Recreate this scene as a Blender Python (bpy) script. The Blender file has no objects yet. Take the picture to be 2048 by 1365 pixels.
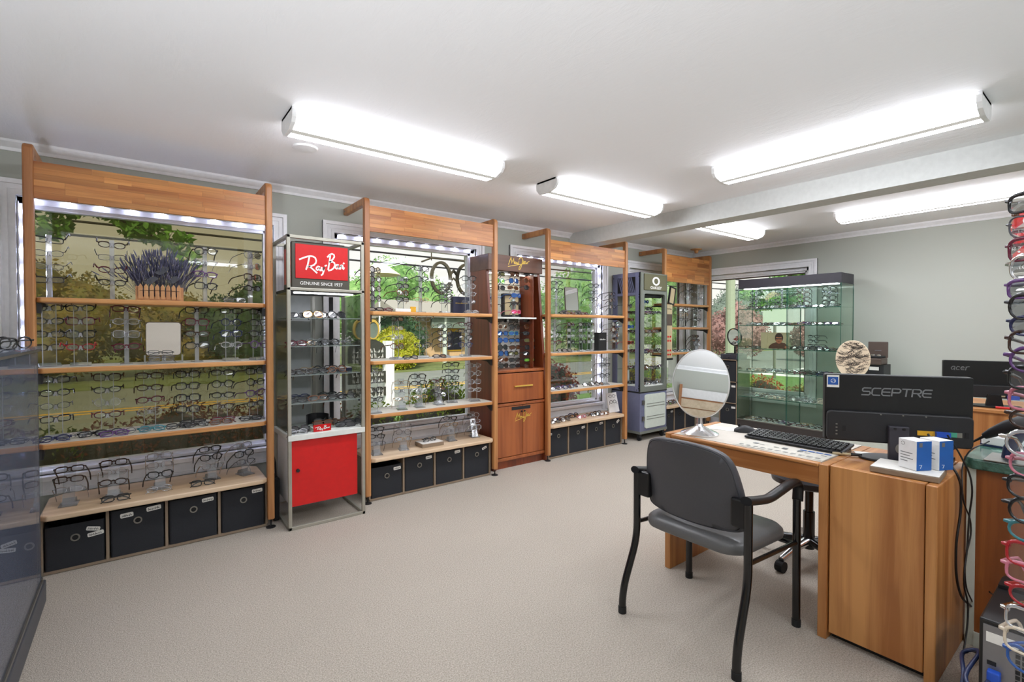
import bpy, bmesh, math, random
from mathutils import Vector, Matrix, Euler
SC = bpy.context.scene
COL = SC.collection
PI = math.pi
# ---------------------------------------------------------------- camera
F, CX, CY, CAMH = 972.0, 1024.0, 674.0, 1.32
YAW, PITCH = math.radians(37.57), math.radians(0.95)
cd = bpy.data.cameras.new('camera'); cam = bpy.data.objects.new('camera', cd); COL.objects.link(cam)
cd.sensor_width = 36.0; cd.lens = F / 2048 * 36.0
cd.shift_y = (CY - 682.5) / 2048.0
cd.clip_start = 0.05; cd.clip_end = 400
cam.location = (0, 0, CAMH)
cam.rotation_euler = (PI / 2 - PITCH, 0, -YAW)
SC.camera = cam
_f = Vector((math.sin(YAW) * math.cos(PITCH), math.cos(YAW) * math.cos(PITCH), -math.sin(PITCH)))
_r = Vector((math.cos(YAW), -math.sin(YAW), 0)); _u = _r.cross(_f)
def at(px, py, x=None, y=None, z=None):
    """the point of the room that a measured direction meets on a given plane"""
    d = _f + _r * ((px - CX) / F) - _u * ((py - CY) / F)
    t = (z - CAMH) / d.z if z is not None else y / d.y if y is not None else x / d.x
    return d * t + Vector((0, 0, CAMH))
# ---------------------------------------------------------------- world, sun, exposure
W = bpy.data.worlds.new('world'); SC.world = W; W.use_nodes = True
nt = W.node_tree; nt.nodes.clear()
wo = nt.nodes.new('ShaderNodeOutputWorld'); bg = nt.nodes.new('ShaderNodeBackground')
tc = nt.nodes.new('ShaderNodeTexCoord'); sp = nt.nodes.new('ShaderNodeSeparateXYZ'); cr = nt.nodes.new('ShaderNodeValToRGB')
nt.links.new(tc.outputs['Generated'], sp.inputs[0]); nt.links.new(sp.outputs['Z'], cr.inputs[0])
e = cr.color_ramp.elements
e[0].position = 0.0; e[0].color = (0.93, 0.90, 0.84, 1)
e[1].position = 0.75; e[1].color = (0.80, 0.86, 0.95, 1)
nt.links.new(cr.outputs[0], bg.inputs[0]); nt.links.new(bg.outputs[0], wo.inputs[0])
bg.inputs[1].default_value = 0.62
sl = bpy.data.lights.new('sun', 'SUN'); sun = bpy.data.objects.new('sun', sl); COL.objects.link(sun)
sl.energy = 3.0; sl.angle = 0.05; sl.color = (1.0, 0.95, 0.86)
sun.rotation_euler = Vector((0.45, 0.62, -0.80)).to_track_quat('-Z', 'Y').to_euler(); sun.location = (-3, -8, 14)
vs = SC.view_settings
vs.view_transform = 'Standard'; vs.look = 'None'; vs.gamma = 1.0; vs.use_curve_mapping = False
vs.exposure = 0.93
LAMP = 13.6      # fluorescent tubes behind the diffusers
LED = 32.0       # led modules round the windows
fl = bpy.data.lights.new('ceiling_fill', 'SPOT'); flo = bpy.data.objects.new('ceiling_fill', fl); COL.objects.link(flo)   # added upward spot, a made-up fill that brightens the ceiling
fl.energy = 112.0; fl.spot_size = math.radians(138); fl.spot_blend = 0.35; fl.shadow_soft_size = 0.12; fl.color = (0.90, 0.95, 1.0)
flo.location = (-0.60, -0.05, 0.80); flo.rotation_euler = Vector((0.12, 0.12, 1.0)).to_track_quat('-Z', 'Y').to_euler()
cy = SC.cycles
cy.transparent_max_bounces = 40; cy.max_bounces = 8; cy.diffuse_bounces = 4; cy.glossy_bounces = 4; cy.transmission_bounces = 6
cy.caustics_reflective = False; cy.caustics_refractive = False; cy.sample_clamp_indirect = 6.0
cy.use_denoising = True
try: cy.denoiser = 'OPENIMAGEDENOISE'
except Exception: pass
# ---------------------------------------------------------------- mesh builder
class B:
    def __init__(s): s.v = []; s.f = []
    def add(s, vs, fs):
        o = len(s.v); s.v += [tuple(p) for p in vs]; s.f += [tuple(i + o for i in f) for f in fs]; return s
    def box(s, a, b):
        (x0, y0, z0), (x1, y1, z1) = a, b
        x0, x1 = sorted((x0, x1)); y0, y1 = sorted((y0, y1)); z0, z1 = sorted((z0, z1))
        return s.add([(x0,y0,z0),(x1,y0,z0),(x1,y1,z0),(x0,y1,z0),(x0,y0,z1),(x1,y0,z1),(x1,y1,z1),(x0,y1,z1)],
                     [(3,2,1,0),(4,5,6,7),(0,1,5,4),(1,2,6,5),(2,3,7,6),(3,0,4,7)])
    def prism(s, poly, axis, a, b):
        n = len(poly)
        mk = {'x': lambda p, t: (t, p[0], p[1]), 'y': lambda p, t: (p[0], t, p[1]), 'z': lambda p, t: (p[0], p[1], t)}[axis]
        area = sum(poly[i][0] * poly[(i + 1) % n][1] - poly[(i + 1) % n][0] * poly[i][1] for i in range(n))
        if (area < 0) != (axis == 'y') : poly = poly[::-1]
        vs = [mk(p, min(a, b)) for p in poly] + [mk(p, max(a, b)) for p in poly]
        fs = [tuple(range(n))[::-1], tuple(range(n, 2 * n))] + [(i, (i + 1) % n, n + (i + 1) % n, n + i) for i in range(n)]
        return s.add(vs, fs)
    def tube(s, pts, r, n=8, closed=False, flat=1.0):
        pts = [Vector(p) for p in pts]; m = len(pts)
        rr = r if isinstance(r, (list, tuple)) else [r] * m
        vs, fs = [], []; up = None
        for i, p in enumerate(pts):
            if closed: t = pts[(i + 1) % m] - pts[i - 1]
            else: t = pts[min(i + 1, m - 1)] - pts[max(i - 1, 0)]
            t.normalize()
            if up is None:
                up = Vector((0, 0, 1)) if abs(t.z) < 0.9 else Vector((0, 1, 0))
            a = t.cross(up)
            if a.length < 1e-6: a = t.cross(Vector((1, 0, 0)))
            a.normalize(); c = a.cross(t).normalized(); up = c
            for k in range(n):
                w = 2 * PI * k / n
                vs.append(p + a * (math.cos(w) * rr[i] * flat) + c * (math.sin(w) * rr[i]))
        for i in range(m if closed else m - 1):
            j = (i + 1) % m
            for k in range(n):
                l = (k + 1) % n
                fs.append((i * n + k, j * n + k, j * n + l, i * n + l)[::-1])
        if not closed: fs += [tuple(range(n)), tuple(range((m - 1) * n, m * n))[::-1]]
        return s.add(vs, fs)
    def cyl(s, p0, p1, r0, r1=None, n=16): return s.tube([p0, p1], [r0, r0 if r1 is None else r1], n)
    def lathe(s, prof, c=(0, 0, 0), n=24):
        vs, fs = [], []; m = len(prof)
        for (r, z) in prof:
            for k in range(n):
                w = 2 * PI * k / n; vs.append((c[0] + r * math.cos(w), c[1] + r * math.sin(w), c[2] + z))
        for i in range(m - 1):
            for k in range(n):
                l = (k + 1) % n; fs.append((i * n + k, i * n + l, (i + 1) * n + l, (i + 1) * n + k))
        fs += [tuple(range(n))[::-1], tuple(range((m - 1) * n, m * n))]
        return s.add(vs, fs)
    def poly(s, pts): return s.add(pts, [tuple(range(len(pts)))])
    def ribbon(s, strokes, w, P, th=0.001):
        """flat lettering: strokes are 2-D polylines, P maps (u, v) to a point; P.n is the outward normal"""
        n = P(0, 0, th) - P(0, 0, 0)
        for st in strokes:
            m = len(st)
            L, R_ = [], []
            for i, (u, v) in enumerate(st):
                a = st[max(i - 1, 0)]; b = st[min(i + 1, m - 1)]
                du, dv = b[0] - a[0], b[1] - a[1]; q = math.hypot(du, dv) or 1
                if i == 0 or i == m - 1:
                    sg = (-1 if i == 0 else 1) * w * 0.35; u += du / q * sg; v += dv / q * sg
                L.append((u - dv / q * w / 2, v + du / q * w / 2)); R_.append((u + dv / q * w / 2, v - du / q * w / 2))
            vs = [P(*p, 0) for p in L] + [P(*p, 0) for p in R_] + [P(*p, th) for p in L] + [P(*p, th) for p in R_]
            fs = []
            for i in range(m - 1):
                fs += [(2*m+i, 3*m+i, 3*m+i+1, 2*m+i+1), (i, i+1, m+i+1, m+i), (i, 2*m+i, 2*m+i+1, i+1), (m+i, m+i+1, 3*m+i+1, 3*m+i)]
            s.add(vs, fs)
        return s
    def tf(s, M, k=0):
        for i in range(k, len(s.v)): s.v[i] = tuple(M @ Vector(s.v[i]))
        return s
    def mesh(s, name, smooth=False):
        me = bpy.data.meshes.new(name); me.from_pydata(s.v, [], s.f); me.update()
        if smooth: me.polygons.foreach_set('use_smooth', [True] * len(me.polygons))
        return me
def wl(o):
    p = Vector((0, 0, 0))
    while o is not None: p += o.location; o = o.parent
    return p
def ob(name, b, mat, parent=None, bev=0.0, smooth=False, local=False, loc=None, rot=None, kind=None, seg=2):
    me = b if isinstance(b, bpy.types.Mesh) else b.mesh(name, smooth)
    if len(me.materials) == 0 and mat is not None: me.materials.append(mat)
    o = bpy.data.objects.new(name, me); COL.objects.link(o)
    if smooth and not bev:
        m = o.modifiers.new('edge', 'EDGE_SPLIT'); m.split_angle = math.radians(40)
    if parent is not None:
        o.parent = parent
        if not local: o.location = -wl(parent)
    if loc is not None: o.location = loc
    if rot is not None: o.rotation_euler = rot
    if bev:
        m = o.modifiers.new('soft_edge', 'BEVEL'); m.width = bev; m.segments = seg; m.limit_method = 'ANGLE'; m.angle_limit = math.radians(35)
    if kind: o['kind'] = kind
    return o
LABELS = {}
def tag(o, label, cat, group=None):
    n = len(label.replace('-', ' ').split())
    assert 4 <= len(label.split()) and n <= 16, (n, label)
    if label in LABELS and not (group and LABELS[label] == group): raise ValueError('label twice: ' + label)
    LABELS[label] = group or '-'
    o['label'] = label; o['category'] = cat
    if group: o['group'] = group
    return o
def thing(name, label, cat, loc, rz=0.0, group=None):
    o = bpy.data.objects.new(name, None); COL.objects.link(o); o.empty_display_size = 0.05
    o.location = loc; o.rotation_euler = (0, 0, rz)
    return tag(o, label, cat, group)
def struct(name, b, mat, parent=None, **k): return ob(name, b, mat, parent, kind='structure', **k)
def to_mesh(o):
    dg = bpy.context.evaluated_depsgraph_get(); me = bpy.data.meshes.new_from_object(o.evaluated_get(dg)); me.name = o.name
    n = bpy.data.objects.new('tmp', me); nm_ = o.name; par, mp, ml = o.parent, o.matrix_parent_inverse.copy(), o.matrix_basis.copy(); cu = o.data
    lab = {k: o[k] for k in ('label', 'category', 'group') if k in o}
    bpy.data.objects.remove(o); bpy.data.curves.remove(cu); n.name = nm_; COL.objects.link(n)
    n.parent = par; n.matrix_parent_inverse = mp; n.matrix_basis = ml
    for k, v in lab.items(): n[k] = v
    return n
def text(name, s, size, mat, parent, M, ext=0.0006, align='CENTER', sx=1.0, shear=0.0, bold=0.0):
    """raised lettering on a face; M is its world matrix"""
    cu = bpy.data.curves.new(name, 'FONT'); cu.body = s; cu.size = size; cu.extrude = ext; cu.align_x = align; cu.align_y = 'CENTER'; cu.shear = shear; cu.offset = bold
    cu.materials.append(mat); o = bpy.data.objects.new(name, cu); COL.objects.link(o)
    if parent is not None:
        o.parent = parent; bpy.context.view_layer.update()
        o.matrix_parent_inverse = Matrix.Identity(4)
        o.matrix_local = parent.matrix_world.inverted() @ (M @ Matrix.Diagonal((sx, 1, 1, 1)))
    else: o.matrix_world = M @ Matrix.Diagonal((sx, 1, 1, 1))
    return to_mesh(o)
def face_m(p, right, up):
    r = Vector(right).normalized(); u = Vector(up).normalized(); n = r.cross(u)
    M = Matrix((r, u, n)).transposed().to_4x4(); M.translation = Vector(p); return M
def rrect(w, h, r, n=5, cx=0, cz=0):
    pts = []
    for (sx, sz, a0) in ((1, 1, 0), (-1, 1, 90), (-1, -1, 180), (1, -1, 270)):
        for i in range(n + 1):
            a = math.radians(a0 + 90 * i / n)
            pts.append((cx + sx * (w / 2 - r) + r * math.cos(a), cz + sz * (h / 2 - r) + r * math.sin(a)))
    return pts
def ellipse(a, b, n=40, cx=0, cz=0): return [(cx + a * math.cos(2*PI*i/n), cz + b * math.sin(2*PI*i/n)) for i in range(n)]
def ring_prism(bld, outer, inner, axis, a, b):
    """a frame: outer and inner outlines with the same number of points"""
    n = len(outer)
    mk = {'x': lambda p, t: (t, p[0], p[1]), 'y': lambda p, t: (p[0], t, p[1]), 'z': lambda p, t: (p[0], p[1], t)}[axis]
    vs = [mk(p, a) for p in outer] + [mk(p, a) for p in inner] + [mk(p, b) for p in outer] + [mk(p, b) for p in inner]
    fs = []
    for i in range(n):
        j = (i + 1) % n
        fs += [(i, j, n + j, n + i), (2*n+i, 3*n+i, 3*n+j, 2*n+j), (i, 2*n+i, 2*n+j, j), (n+i, n+j, 3*n+j, 3*n+i)]
    return bld.add(vs, fs)
# ---------------------------------------------------------------- materials
def lin(c):
    return tuple(((v / 255) / 12.92 if v / 255 <= 0.04045 else ((v / 255 + 0.055) / 1.055) ** 2.4) for v in c) + (1.0,)
MATS = {}
def base(name):
    m = bpy.data.materials.new(name); m.use_nodes = True; MATS[name] = m
    return m, m.node_tree, m.node_tree.nodes['Principled BSDF']
def N(t, kind, **kw):
    n = t.nodes.new(kind)
    for k, v in kw.items(): setattr(n, k, v)
    return n
def plain(name, col, rough=0.5, metal=0.0, spec=0.5, var=0.04, scale=30.0, bump=0.0, rnd=0.0, coat=0.0):
    """one colour with a slight procedural unevenness"""
    m, t, p = base(name); c = lin(col)
    no = N(t, 'ShaderNodeTexNoise'); no.inputs['Scale'].default_value = scale; no.inputs['Detail'].default_value = 3
    tx = N(t, 'ShaderNodeTexCoord'); t.links.new(tx.outputs['Object'], no.inputs['Vector'])
    r = N(t, 'ShaderNodeValToRGB'); e = r.color_ramp.elements
    e[0].position = 0.3; e[1].position = 0.7
    e[0].color = tuple(max(0, v * (1 - var)) for v in c[:3]) + (1,); e[1].color = tuple(min(1, v * (1 + var)) for v in c[:3]) + (1,)
    t.links.new(no.outputs[0], r.inputs[0]); src = r.outputs[0]
    if rnd:
        oi = N(t, 'ShaderNodeObjectInfo'); hs = N(t, 'ShaderNodeHueSaturation'); mr = N(t, 'ShaderNodeMapRange')
        mr.inputs['To Min'].default_value = 1 - rnd; mr.inputs['To Max'].default_value = 1 + rnd
        t.links.new(oi.outputs['Random'], mr.inputs['Value']); t.links.new(mr.outputs[0], hs.inputs['Value']); t.links.new(src, hs.inputs['Color']); src = hs.outputs[0]
    t.links.new(src, p.inputs['Base Color'])
    p.inputs['Roughness'].default_value = rough; p.inputs['Metallic'].default_value = metal; p.inputs['Specular IOR Level'].default_value = spec
    if coat: p.inputs['Coat Weight'].default_value = coat
    if bump:
        b = N(t, 'ShaderNodeBump'); b.inputs['Strength'].default_value = bump; b.inputs['Distance'].default_value = 0.002
        t.links.new(no.outputs[0], b.inputs['Height']); t.links.new(b.outputs[0], p.inputs['Normal'])
    return m
def wood(name, dark, light, axis='x', rough=0.42, rnd=0.0, grain=1.0, coat=0.15):
    m, t, p = base(name)
    tx = N(t, 'ShaderNodeTexCoord'); mp = N(t, 'ShaderNodeMapping')
    s = {'x': (1.2, 26, 26), 'y': (26, 1.2, 26), 'z': (26, 26, 1.2)}[axis]
    mp.inputs['Scale'].default_value = tuple(v * grain for v in s)
    t.links.new(tx.outputs['Object'], mp.inputs[0])
    oi = N(t, 'ShaderNodeObjectInfo')
    ad = N(t, 'ShaderNodeVectorMath', operation='ADD'); sc = N(t, 'ShaderNodeMath', operation='MULTIPLY'); sc.inputs[1].default_value = 37.0
    t.links.new(oi.outputs['Random'], sc.inputs[0]); t.links.new(mp.outputs[0], ad.inputs[0]); t.links.new(sc.outputs[0], ad.inputs[1])
    n1 = N(t, 'ShaderNodeTexNoise'); n1.inputs['Scale'].default_value = 1.0; n1.inputs['Detail'].default_value = 6; n1.inputs['Roughness'].default_value = 0.62; n1.inputs['Distortion'].default_value = 0.5
    n2 = N(t, 'ShaderNodeTexNoise'); n2.inputs['Scale'].default_value = 0.18; n2.inputs['Detail'].default_value = 2; n2.inputs['Distortion'].default_value = 1.4
    t.links.new(ad.outputs[0], n1.inputs['Vector']); t.links.new(ad.outputs[0], n2.inputs['Vector'])
    mx = N(t, 'ShaderNodeMath', operation='ADD'); h = N(t, 'ShaderNodeMath', operation='MULTIPLY'); h.inputs[1].default_value = 0.5
    t.links.new(n1.outputs[0], mx.inputs[0]); t.links.new(n2.outputs[0], mx.inputs[1]); t.links.new(mx.outputs[0], h.inputs[0])
    r = N(t, 'ShaderNodeValToRGB'); e = r.color_ramp.elements; e[0].position = 0.40; e[1].position = 0.60; e[0].color = lin(dark); e[1].color = lin(light)
    t.links.new(h.outputs[0], r.inputs[0]); src = r.outputs[0]
    if rnd:
        hs = N(t, 'ShaderNodeHueSaturation'); mr = N(t, 'ShaderNodeMapRange'); mr.inputs['To Min'].default_value = 1 - rnd; mr.inputs['To Max'].default_value = 1 + rnd
        t.links.new(oi.outputs['Random'], mr.inputs['Value']); t.links.new(mr.outputs[0], hs.inputs['Value']); t.links.new(src, hs.inputs['Color']); src = hs.outputs[0]
    t.links.new(src, p.inputs['Base Color']); p.inputs['Roughness'].default_value = rough; p.inputs['Coat Weight'].default_value = coat; p.inputs['Coat Roughness'].default_value = 0.3
    b = N(t, 'ShaderNodeBump'); b.inputs['Strength'].default_value = 0.12; b.inputs['Distance'].default_value = 0.001
    t.links.new(n1.outputs[0], b.inputs['Height']); t.links.new(b.outputs[0], p.inputs['Normal'])
    return m
def emit(name, col, s):
    m = bpy.data.materials.new(name); m.use_nodes = True; t = m.node_tree; t.nodes.clear(); MATS[name] = m
    o = N(t, 'ShaderNodeOutputMaterial'); em = N(t, 'ShaderNodeEmission'); em.inputs[0].default_value = lin(col); em.inputs[1].default_value = s
    t.links.new(em.outputs[0], o.inputs[0]); return m
def sheet(name, tint, refl=1.0, milk=0.0, milkcol=(255, 255, 255), rough=0.0, ior=1.5):
    """thin clear sheet: lets the view through with a Fresnel reflection and a little milkiness"""
    m = bpy.data.materials.new(name); m.use_nodes = True; t = m.node_tree; t.nodes.clear(); MATS[name] = m
    o = N(t, 'ShaderNodeOutputMaterial'); tr = N(t, 'ShaderNodeBsdfTransparent'); tr.inputs[0].default_value = lin(tint)
    gl = N(t, 'ShaderNodeBsdfGlossy'); gl.inputs['Roughness'].default_value = rough
    fr = N(t, 'ShaderNodeFresnel'); fr.inputs[0].default_value = ior
    ml = N(t, 'ShaderNodeMath', operation='MULTIPLY'); ml.inputs[1].default_value = refl; t.links.new(fr.outputs[0], ml.inputs[0])
    src = tr.outputs[0]
    if milk:
        df = N(t, 'ShaderNodeBsdfTranslucent'); d2 = N(t, 'ShaderNodeBsdfDiffuse'); ms = N(t, 'ShaderNodeMixShader'); mk = N(t, 'ShaderNodeMixShader')
        df.inputs[0].default_value = d2.inputs[0].default_value = lin(milkcol); ms.inputs[0].default_value = 0.5
        t.links.new(df.outputs[0], ms.inputs[1]); t.links.new(d2.outputs[0], ms.inputs[2])
        mk.inputs[0].default_value = milk; t.links.new(src, mk.inputs[1]); t.links.new(ms.outputs[0], mk.inputs[2]); src = mk.outputs[0]
    mx = N(t, 'ShaderNodeMixShader'); t.links.new(ml.outputs[0], mx.inputs[0]); t.links.new(src, mx.inputs[1]); t.links.new(gl.outputs[0], mx.inputs[2])
    t.links.new(mx.outputs[0], o.inputs[0]); return m
def leafy(name, cols, scale=2.5):
    m, t, p = base(name)
    no = N(t, 'ShaderNodeTexNoise'); no.inputs['Scale'].default_value = scale; no.inputs['Detail'].default_value = 5; no.inputs['Roughness'].default_value = 0.75
    tx = N(t, 'ShaderNodeTexCoord'); t.links.new(tx.outputs['Object'], no.inputs['Vector'])
    r = N(t, 'ShaderNodeValToRGB'); e = r.color_ramp.elements
    while len(e) < len(cols): e.new(0.5)
    for i, c in enumerate(cols): e[i].position = 0.3 + 0.4 * i / (len(cols) - 1); e[i].color = lin(c)
    t.links.new(no.outputs[0], r.inputs[0]); t.links.new(r.outputs[0], p.inputs['Base Color']); p.inputs['Roughness'].default_value = 0.6
    tl = N(t, 'ShaderNodeBsdfTranslucent'); mx = N(t, 'ShaderNodeMixShader'); mx.inputs[0].default_value = 0.3
    t.links.new(r.outputs[0], tl.inputs[0]); t.links.new(p.outputs[0], mx.inputs[1]); t.links.new(tl.outputs[0], mx.inputs[2])
    t.links.new(mx.outputs[0], t.nodes['Material Output'].inputs[0])
    return m
def carpet():
    m, t, p = base('carpet')
    tx = N(t, 'ShaderNodeTexCoord')
    n1 = N(t, 'ShaderNodeTexNoise'); n1.inputs['Scale'].default_value = 170; n1.inputs['Detail'].default_value = 4; n1.inputs['Roughness'].default_value = 0.7
    n2 = N(t, 'ShaderNodeTexNoise'); n2.inputs['Scale'].default_value = 1.1; n2.inputs['Detail'].default_value = 3
    v = N(t, 'ShaderNodeTexVoronoi'); v.inputs['Scale'].default_value = 260
    for n in (n1, n2, v): t.links.new(tx.outputs['Object'], n.inputs['Vector'])
    r = N(t, 'ShaderNodeValToRGB'); e = r.color_ramp.elements; e[0].position = 0.3; e[1].position = 0.7; e[0].color = lin((148, 139, 127)); e[1].color = lin((214, 205, 192))
    t.links.new(n1.outputs[0], r.inputs[0])
    mr = N(t, 'ShaderNodeMapRange'); mr.inputs['To Min'].default_value = 0.93; mr.inputs['To Max'].default_value = 1.07
    t.links.new(n2.outputs[0], mr.inputs['Value'])
    hs = N(t, 'ShaderNodeHueSaturation'); t.links.new(mr.outputs[0], hs.inputs['Value']); t.links.new(r.outputs[0], hs.inputs['Color'])
    t.links.new(hs.outputs[0], p.inputs['Base Color']); p.inputs['Roughness'].default_value = 0.95; p.inputs['Specular IOR Level'].default_value = 0.1
    b = N(t, 'ShaderNodeBump'); b.inputs['Strength'].default_value = 0.5; b.inputs['Distance'].default_value = 0.004
    t.links.new(v.outputs['Distance'], b.inputs['Height']); t.links.new(b.outputs[0], p.inputs['Normal'])
    return m
def stucco(name, col, s=(9, 3, 9), strength=0.25):
    m, t, p = base(name); tx = N(t, 'ShaderNodeTexCoord'); mp = N(t, 'ShaderNodeMapping'); mp.inputs['Scale'].default_value = s
    mp.inputs['Rotation'].default_value = (0, 0, 0.5)
    n = N(t, 'ShaderNodeTexNoise'); n.inputs['Scale'].default_value = 3.0; n.inputs['Detail'].default_value = 6; n.inputs['Roughness'].default_value = 0.65; n.inputs['Distortion'].default_value = 0.8
    t.links.new(tx.outputs['Object'], mp.inputs[0]); t.links.new(mp.outputs[0], n.inputs['Vector'])
    p.inputs['Base Color'].default_value = lin(col); p.inputs['Roughness'].default_value = 0.8; p.inputs['Specular IOR Level'].default_value = 0.2
    b = N(t, 'ShaderNodeBump'); b.inputs['Strength'].default_value = strength; b.inputs['Distance'].default_value = 0.01
    t.links.new(n.outputs[0], b.inputs['Height']); t.links.new(b.outputs[0], p.inputs['Normal'])
    return m
def marble():
    m, t, p = base('green_marble'); tx = N(t, 'ShaderNodeTexCoord')
    n = N(t, 'ShaderNodeTexNoise'); n.inputs['Scale'].default_value = 7; n.inputs['Detail'].default_value = 9; n.inputs['Roughness'].default_value = 0.7; n.inputs['Distortion'].default_value = 2.2
    t.links.new(tx.outputs['Object'], n.inputs['Vector'])
    r = N(t, 'ShaderNodeValToRGB'); e = r.color_ramp.elements; e.new(0.5)
    e[0].position = 0.35; e[1].position = 0.55; e[2].position = 0.68
    e[0].color = lin((30, 54, 46)); e[1].color = lin((74, 112, 98)); e[2].color = lin((140, 170, 154))
    t.links.new(n.outputs[0], r.inputs[0]); t.links.new(r.outputs[0], p.inputs['Base Color']); p.inputs['Roughness'].default_value = 0.12
    return m
M = dict(
    wall=stucco('wall_paint', (184, 187, 178), (14, 14, 14), 0.05), ceiling=stucco('ceiling_paint', (248, 248, 250)), beam=plain('beam_paint', (204, 206, 203), 0.6),
    trim=plain('white_trim', (245, 245, 248), 0.35), carpet=carpet(),
    oak=wood('oak_x', (172, 112, 60), (216, 158, 96), 'x'), oak_z=wood('oak_z', (160, 102, 58), (202, 144, 88), 'z'), oak_y=wood('oak_y', (168, 104, 54), (208, 144, 84), 'y'),
    strip=wood('oak_strip', (162, 96, 46), (212, 148, 84), 'x', rnd=0.16), bench=wood('bench_oak', (200, 168, 130), (226, 200, 168), 'x'), desk_z=wood('desk_oak_z', (160, 100, 50), (206, 147, 87), 'z', grain=0.7),
    desk_y=wood('desk_oak_y', (160, 100, 50), (206, 147, 87), 'y'), desk_x=wood('desk_oak_x', (160, 100, 50), (206, 147, 87), 'x'),
    redoak=wood('red_oak_z', (126, 66, 24), (176, 104, 48), 'z', grain=0.6), mahog=wood('mahogany_z', (96, 40, 18), (140, 66, 32), 'z', coat=0.4), mahog_l=wood('mahogany_front', (134, 68, 32), (170, 96, 50), 'z', coat=0.3), mahog_h=wood('mahogany_header', (92, 62, 48), (112, 78, 62), 'x'),
    pine=wood('picket_pine', (176, 122, 78), (214, 164, 112), 'z'), slat=wood('slatwall', (214, 192, 160), (232, 212, 182), 'x', rough=0.5), cubby=plain('cubby_board', (142, 124, 104), 0.6),
    bin=plain('black_fabric', (38, 40, 45), 0.85, bump=0.3, scale=300, var=0.15), white=plain('white_paint', (240, 240, 240), 0.45), paper=plain('paper', (236, 234, 228), 0.8), ink=plain('ink', (30, 30, 34), 0.7),
    steel=plain('brushed_steel', (150, 148, 142), 0.35, metal=0.9), chrome=plain('chrome', (230, 230, 232), 0.2, metal=1.0), darkmetal=plain('dark_metal', (60, 60, 62), 0.4, metal=0.7), frame_grey=plain('tower_steel', (168, 165, 152), 0.4, metal=0.35),
    black=plain('black_plastic', (17, 17, 19), 0.38), blackm=plain('black_metal', (11, 11, 13), 0.22, spec=0.6), satin=plain('black_satin', (30, 30, 33), 0.5), rubber=plain('rubber', (26, 26, 27), 0.8), vinyl=plain('grey_vinyl', (70, 70, 75), 0.42, bump=0.15, scale=220, spec=0.5),
    vinylseat=plain('seat_vinyl', (96, 96, 96), 0.36, bump=0.12, scale=200), red=plain('red_lacquer', (206, 22, 22), 0.4), redsign=plain('red_sign', (200, 10, 16), 0.3), signgrey=plain('sign_surround', (74, 70, 60), 0.45), wht=plain('white_letter', (244, 244, 240), 0.5), gold=plain('gold_letter', (232, 196, 96), 0.35, metal=0.4),
    mirror=plain('mirror_silver', (235, 236, 236), 0.015, metal=1.0, var=0.0), glass=sheet('clear_glass', (250, 252, 251), 0.8), pane=sheet('window_glass', (252, 253, 252), 0.5), green=sheet('green_glass', (250, 254, 251), 0.3, milk=0.02, milkcol=(190, 225, 210)), edge=plain('glass_edge', (40, 92, 78), 0.15), greyglass_lit=sheet('grey_glass_lit', (232, 238, 246), 0.8, milk=0.22, milkcol=(214, 224, 252)),  # floor showcase glass: bluish LED glow put in as milkiness
    acrylic=sheet('acrylic', (250, 252, 254), 1.8, milk=0.34, milkcol=(252, 253, 255), rough=0.05), nose=sheet('nose_rest', (240, 244, 250), 1.6, milk=0.55, milkcol=(250, 250, 255), rough=0.1), lens=sheet('demo_lens', (246, 249, 252), 0.7, milk=0.06), shelfglass=sheet('shelf_glass', (240, 246, 243), 0.8, milk=0.42, milkcol=(225, 238, 234)),
    oakley=plain('tower_grey', (132, 136, 128), 0.42, metal=0.3), oakside_lit=plain('tower_side_lit', (120, 124, 152), 0.45, metal=0.3), olive=plain('sign_olive', (104, 102, 76), 0.5), panel=plain('light_panel', (206, 214, 204), 0.45), marble=marble(), hood=plain('charcoal_laminate', (54, 52, 60), 0.5), plinth=plain('charcoal_plinth', (62, 56, 54), 0.5), pad=plain('display_pad', (226, 228, 222), 0.7),  # side of the wheeled tower: blue LED light mixed into its grey
    padpaper=plain('pad_paper', (206, 202, 190), 0.6), shelftop=plain('shelf_laminate', (212, 206, 192), 0.45), laminate=plain('desk_laminate', (206, 198, 186), 0.5), navy=plain('navy_case', (34, 38, 66), 0.5), boxblue=plain('box_blue', (30, 92, 168), 0.5), sticker=plain('sticker_blue', (36, 88, 170), 0.4), brown=plain('brown_leather', (84, 70, 62), 0.5), concrete=plain('pale_laminate', (200, 210, 200), 0.4), lettergrey=plain('grey_letter', (120, 122, 124), 0.4), bluegun=plain('scanner_blue', (36, 48, 84), 0.35), bluecable=plain('vga_blue', (34, 82, 190), 0.45), yellow=plain('port_yellow', (222, 170, 40), 0.5), mint=plain('port_green', (70, 160, 130), 0.5), pcgrey=plain('pc_panel', (130, 128, 130), 0.4, metal=0.5),
    case_grey=plain('case_grey', (74, 76, 84), 0.45, metal=0.2), lav=leafy('lavender', [(70, 76, 96), (118, 118, 148), (170, 168, 190)], 30), egg=plain('cream_board', (226, 208, 180), 0.7), skin=plain('print_skin', (176, 104, 72), 0.6), hair=plain('print_hair', (62, 32, 24), 0.6), shirt=plain('print_shirt', (84, 44, 26), 0.6), beige=plain('print_beige', (192, 176, 140), 0.6),
    tubeglow=emit('tube_glow', (244, 247, 255), LAMP), screen=sheet('solar_screen', (204, 199, 178), 0.2, milk=0.08, milkcol=(196, 190, 160)), side=emit('diffuser_side', (246, 247, 250), 2.0), dull=emit('diffuser_dull', (250, 246, 236), 0.30), easel=sheet('easel_acrylic', (250, 252, 254), 0.8, milk=0.18, milkcol=(252, 253, 255), rough=0.05), led=emit('led_light', (206, 214, 255), LED),
)
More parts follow.
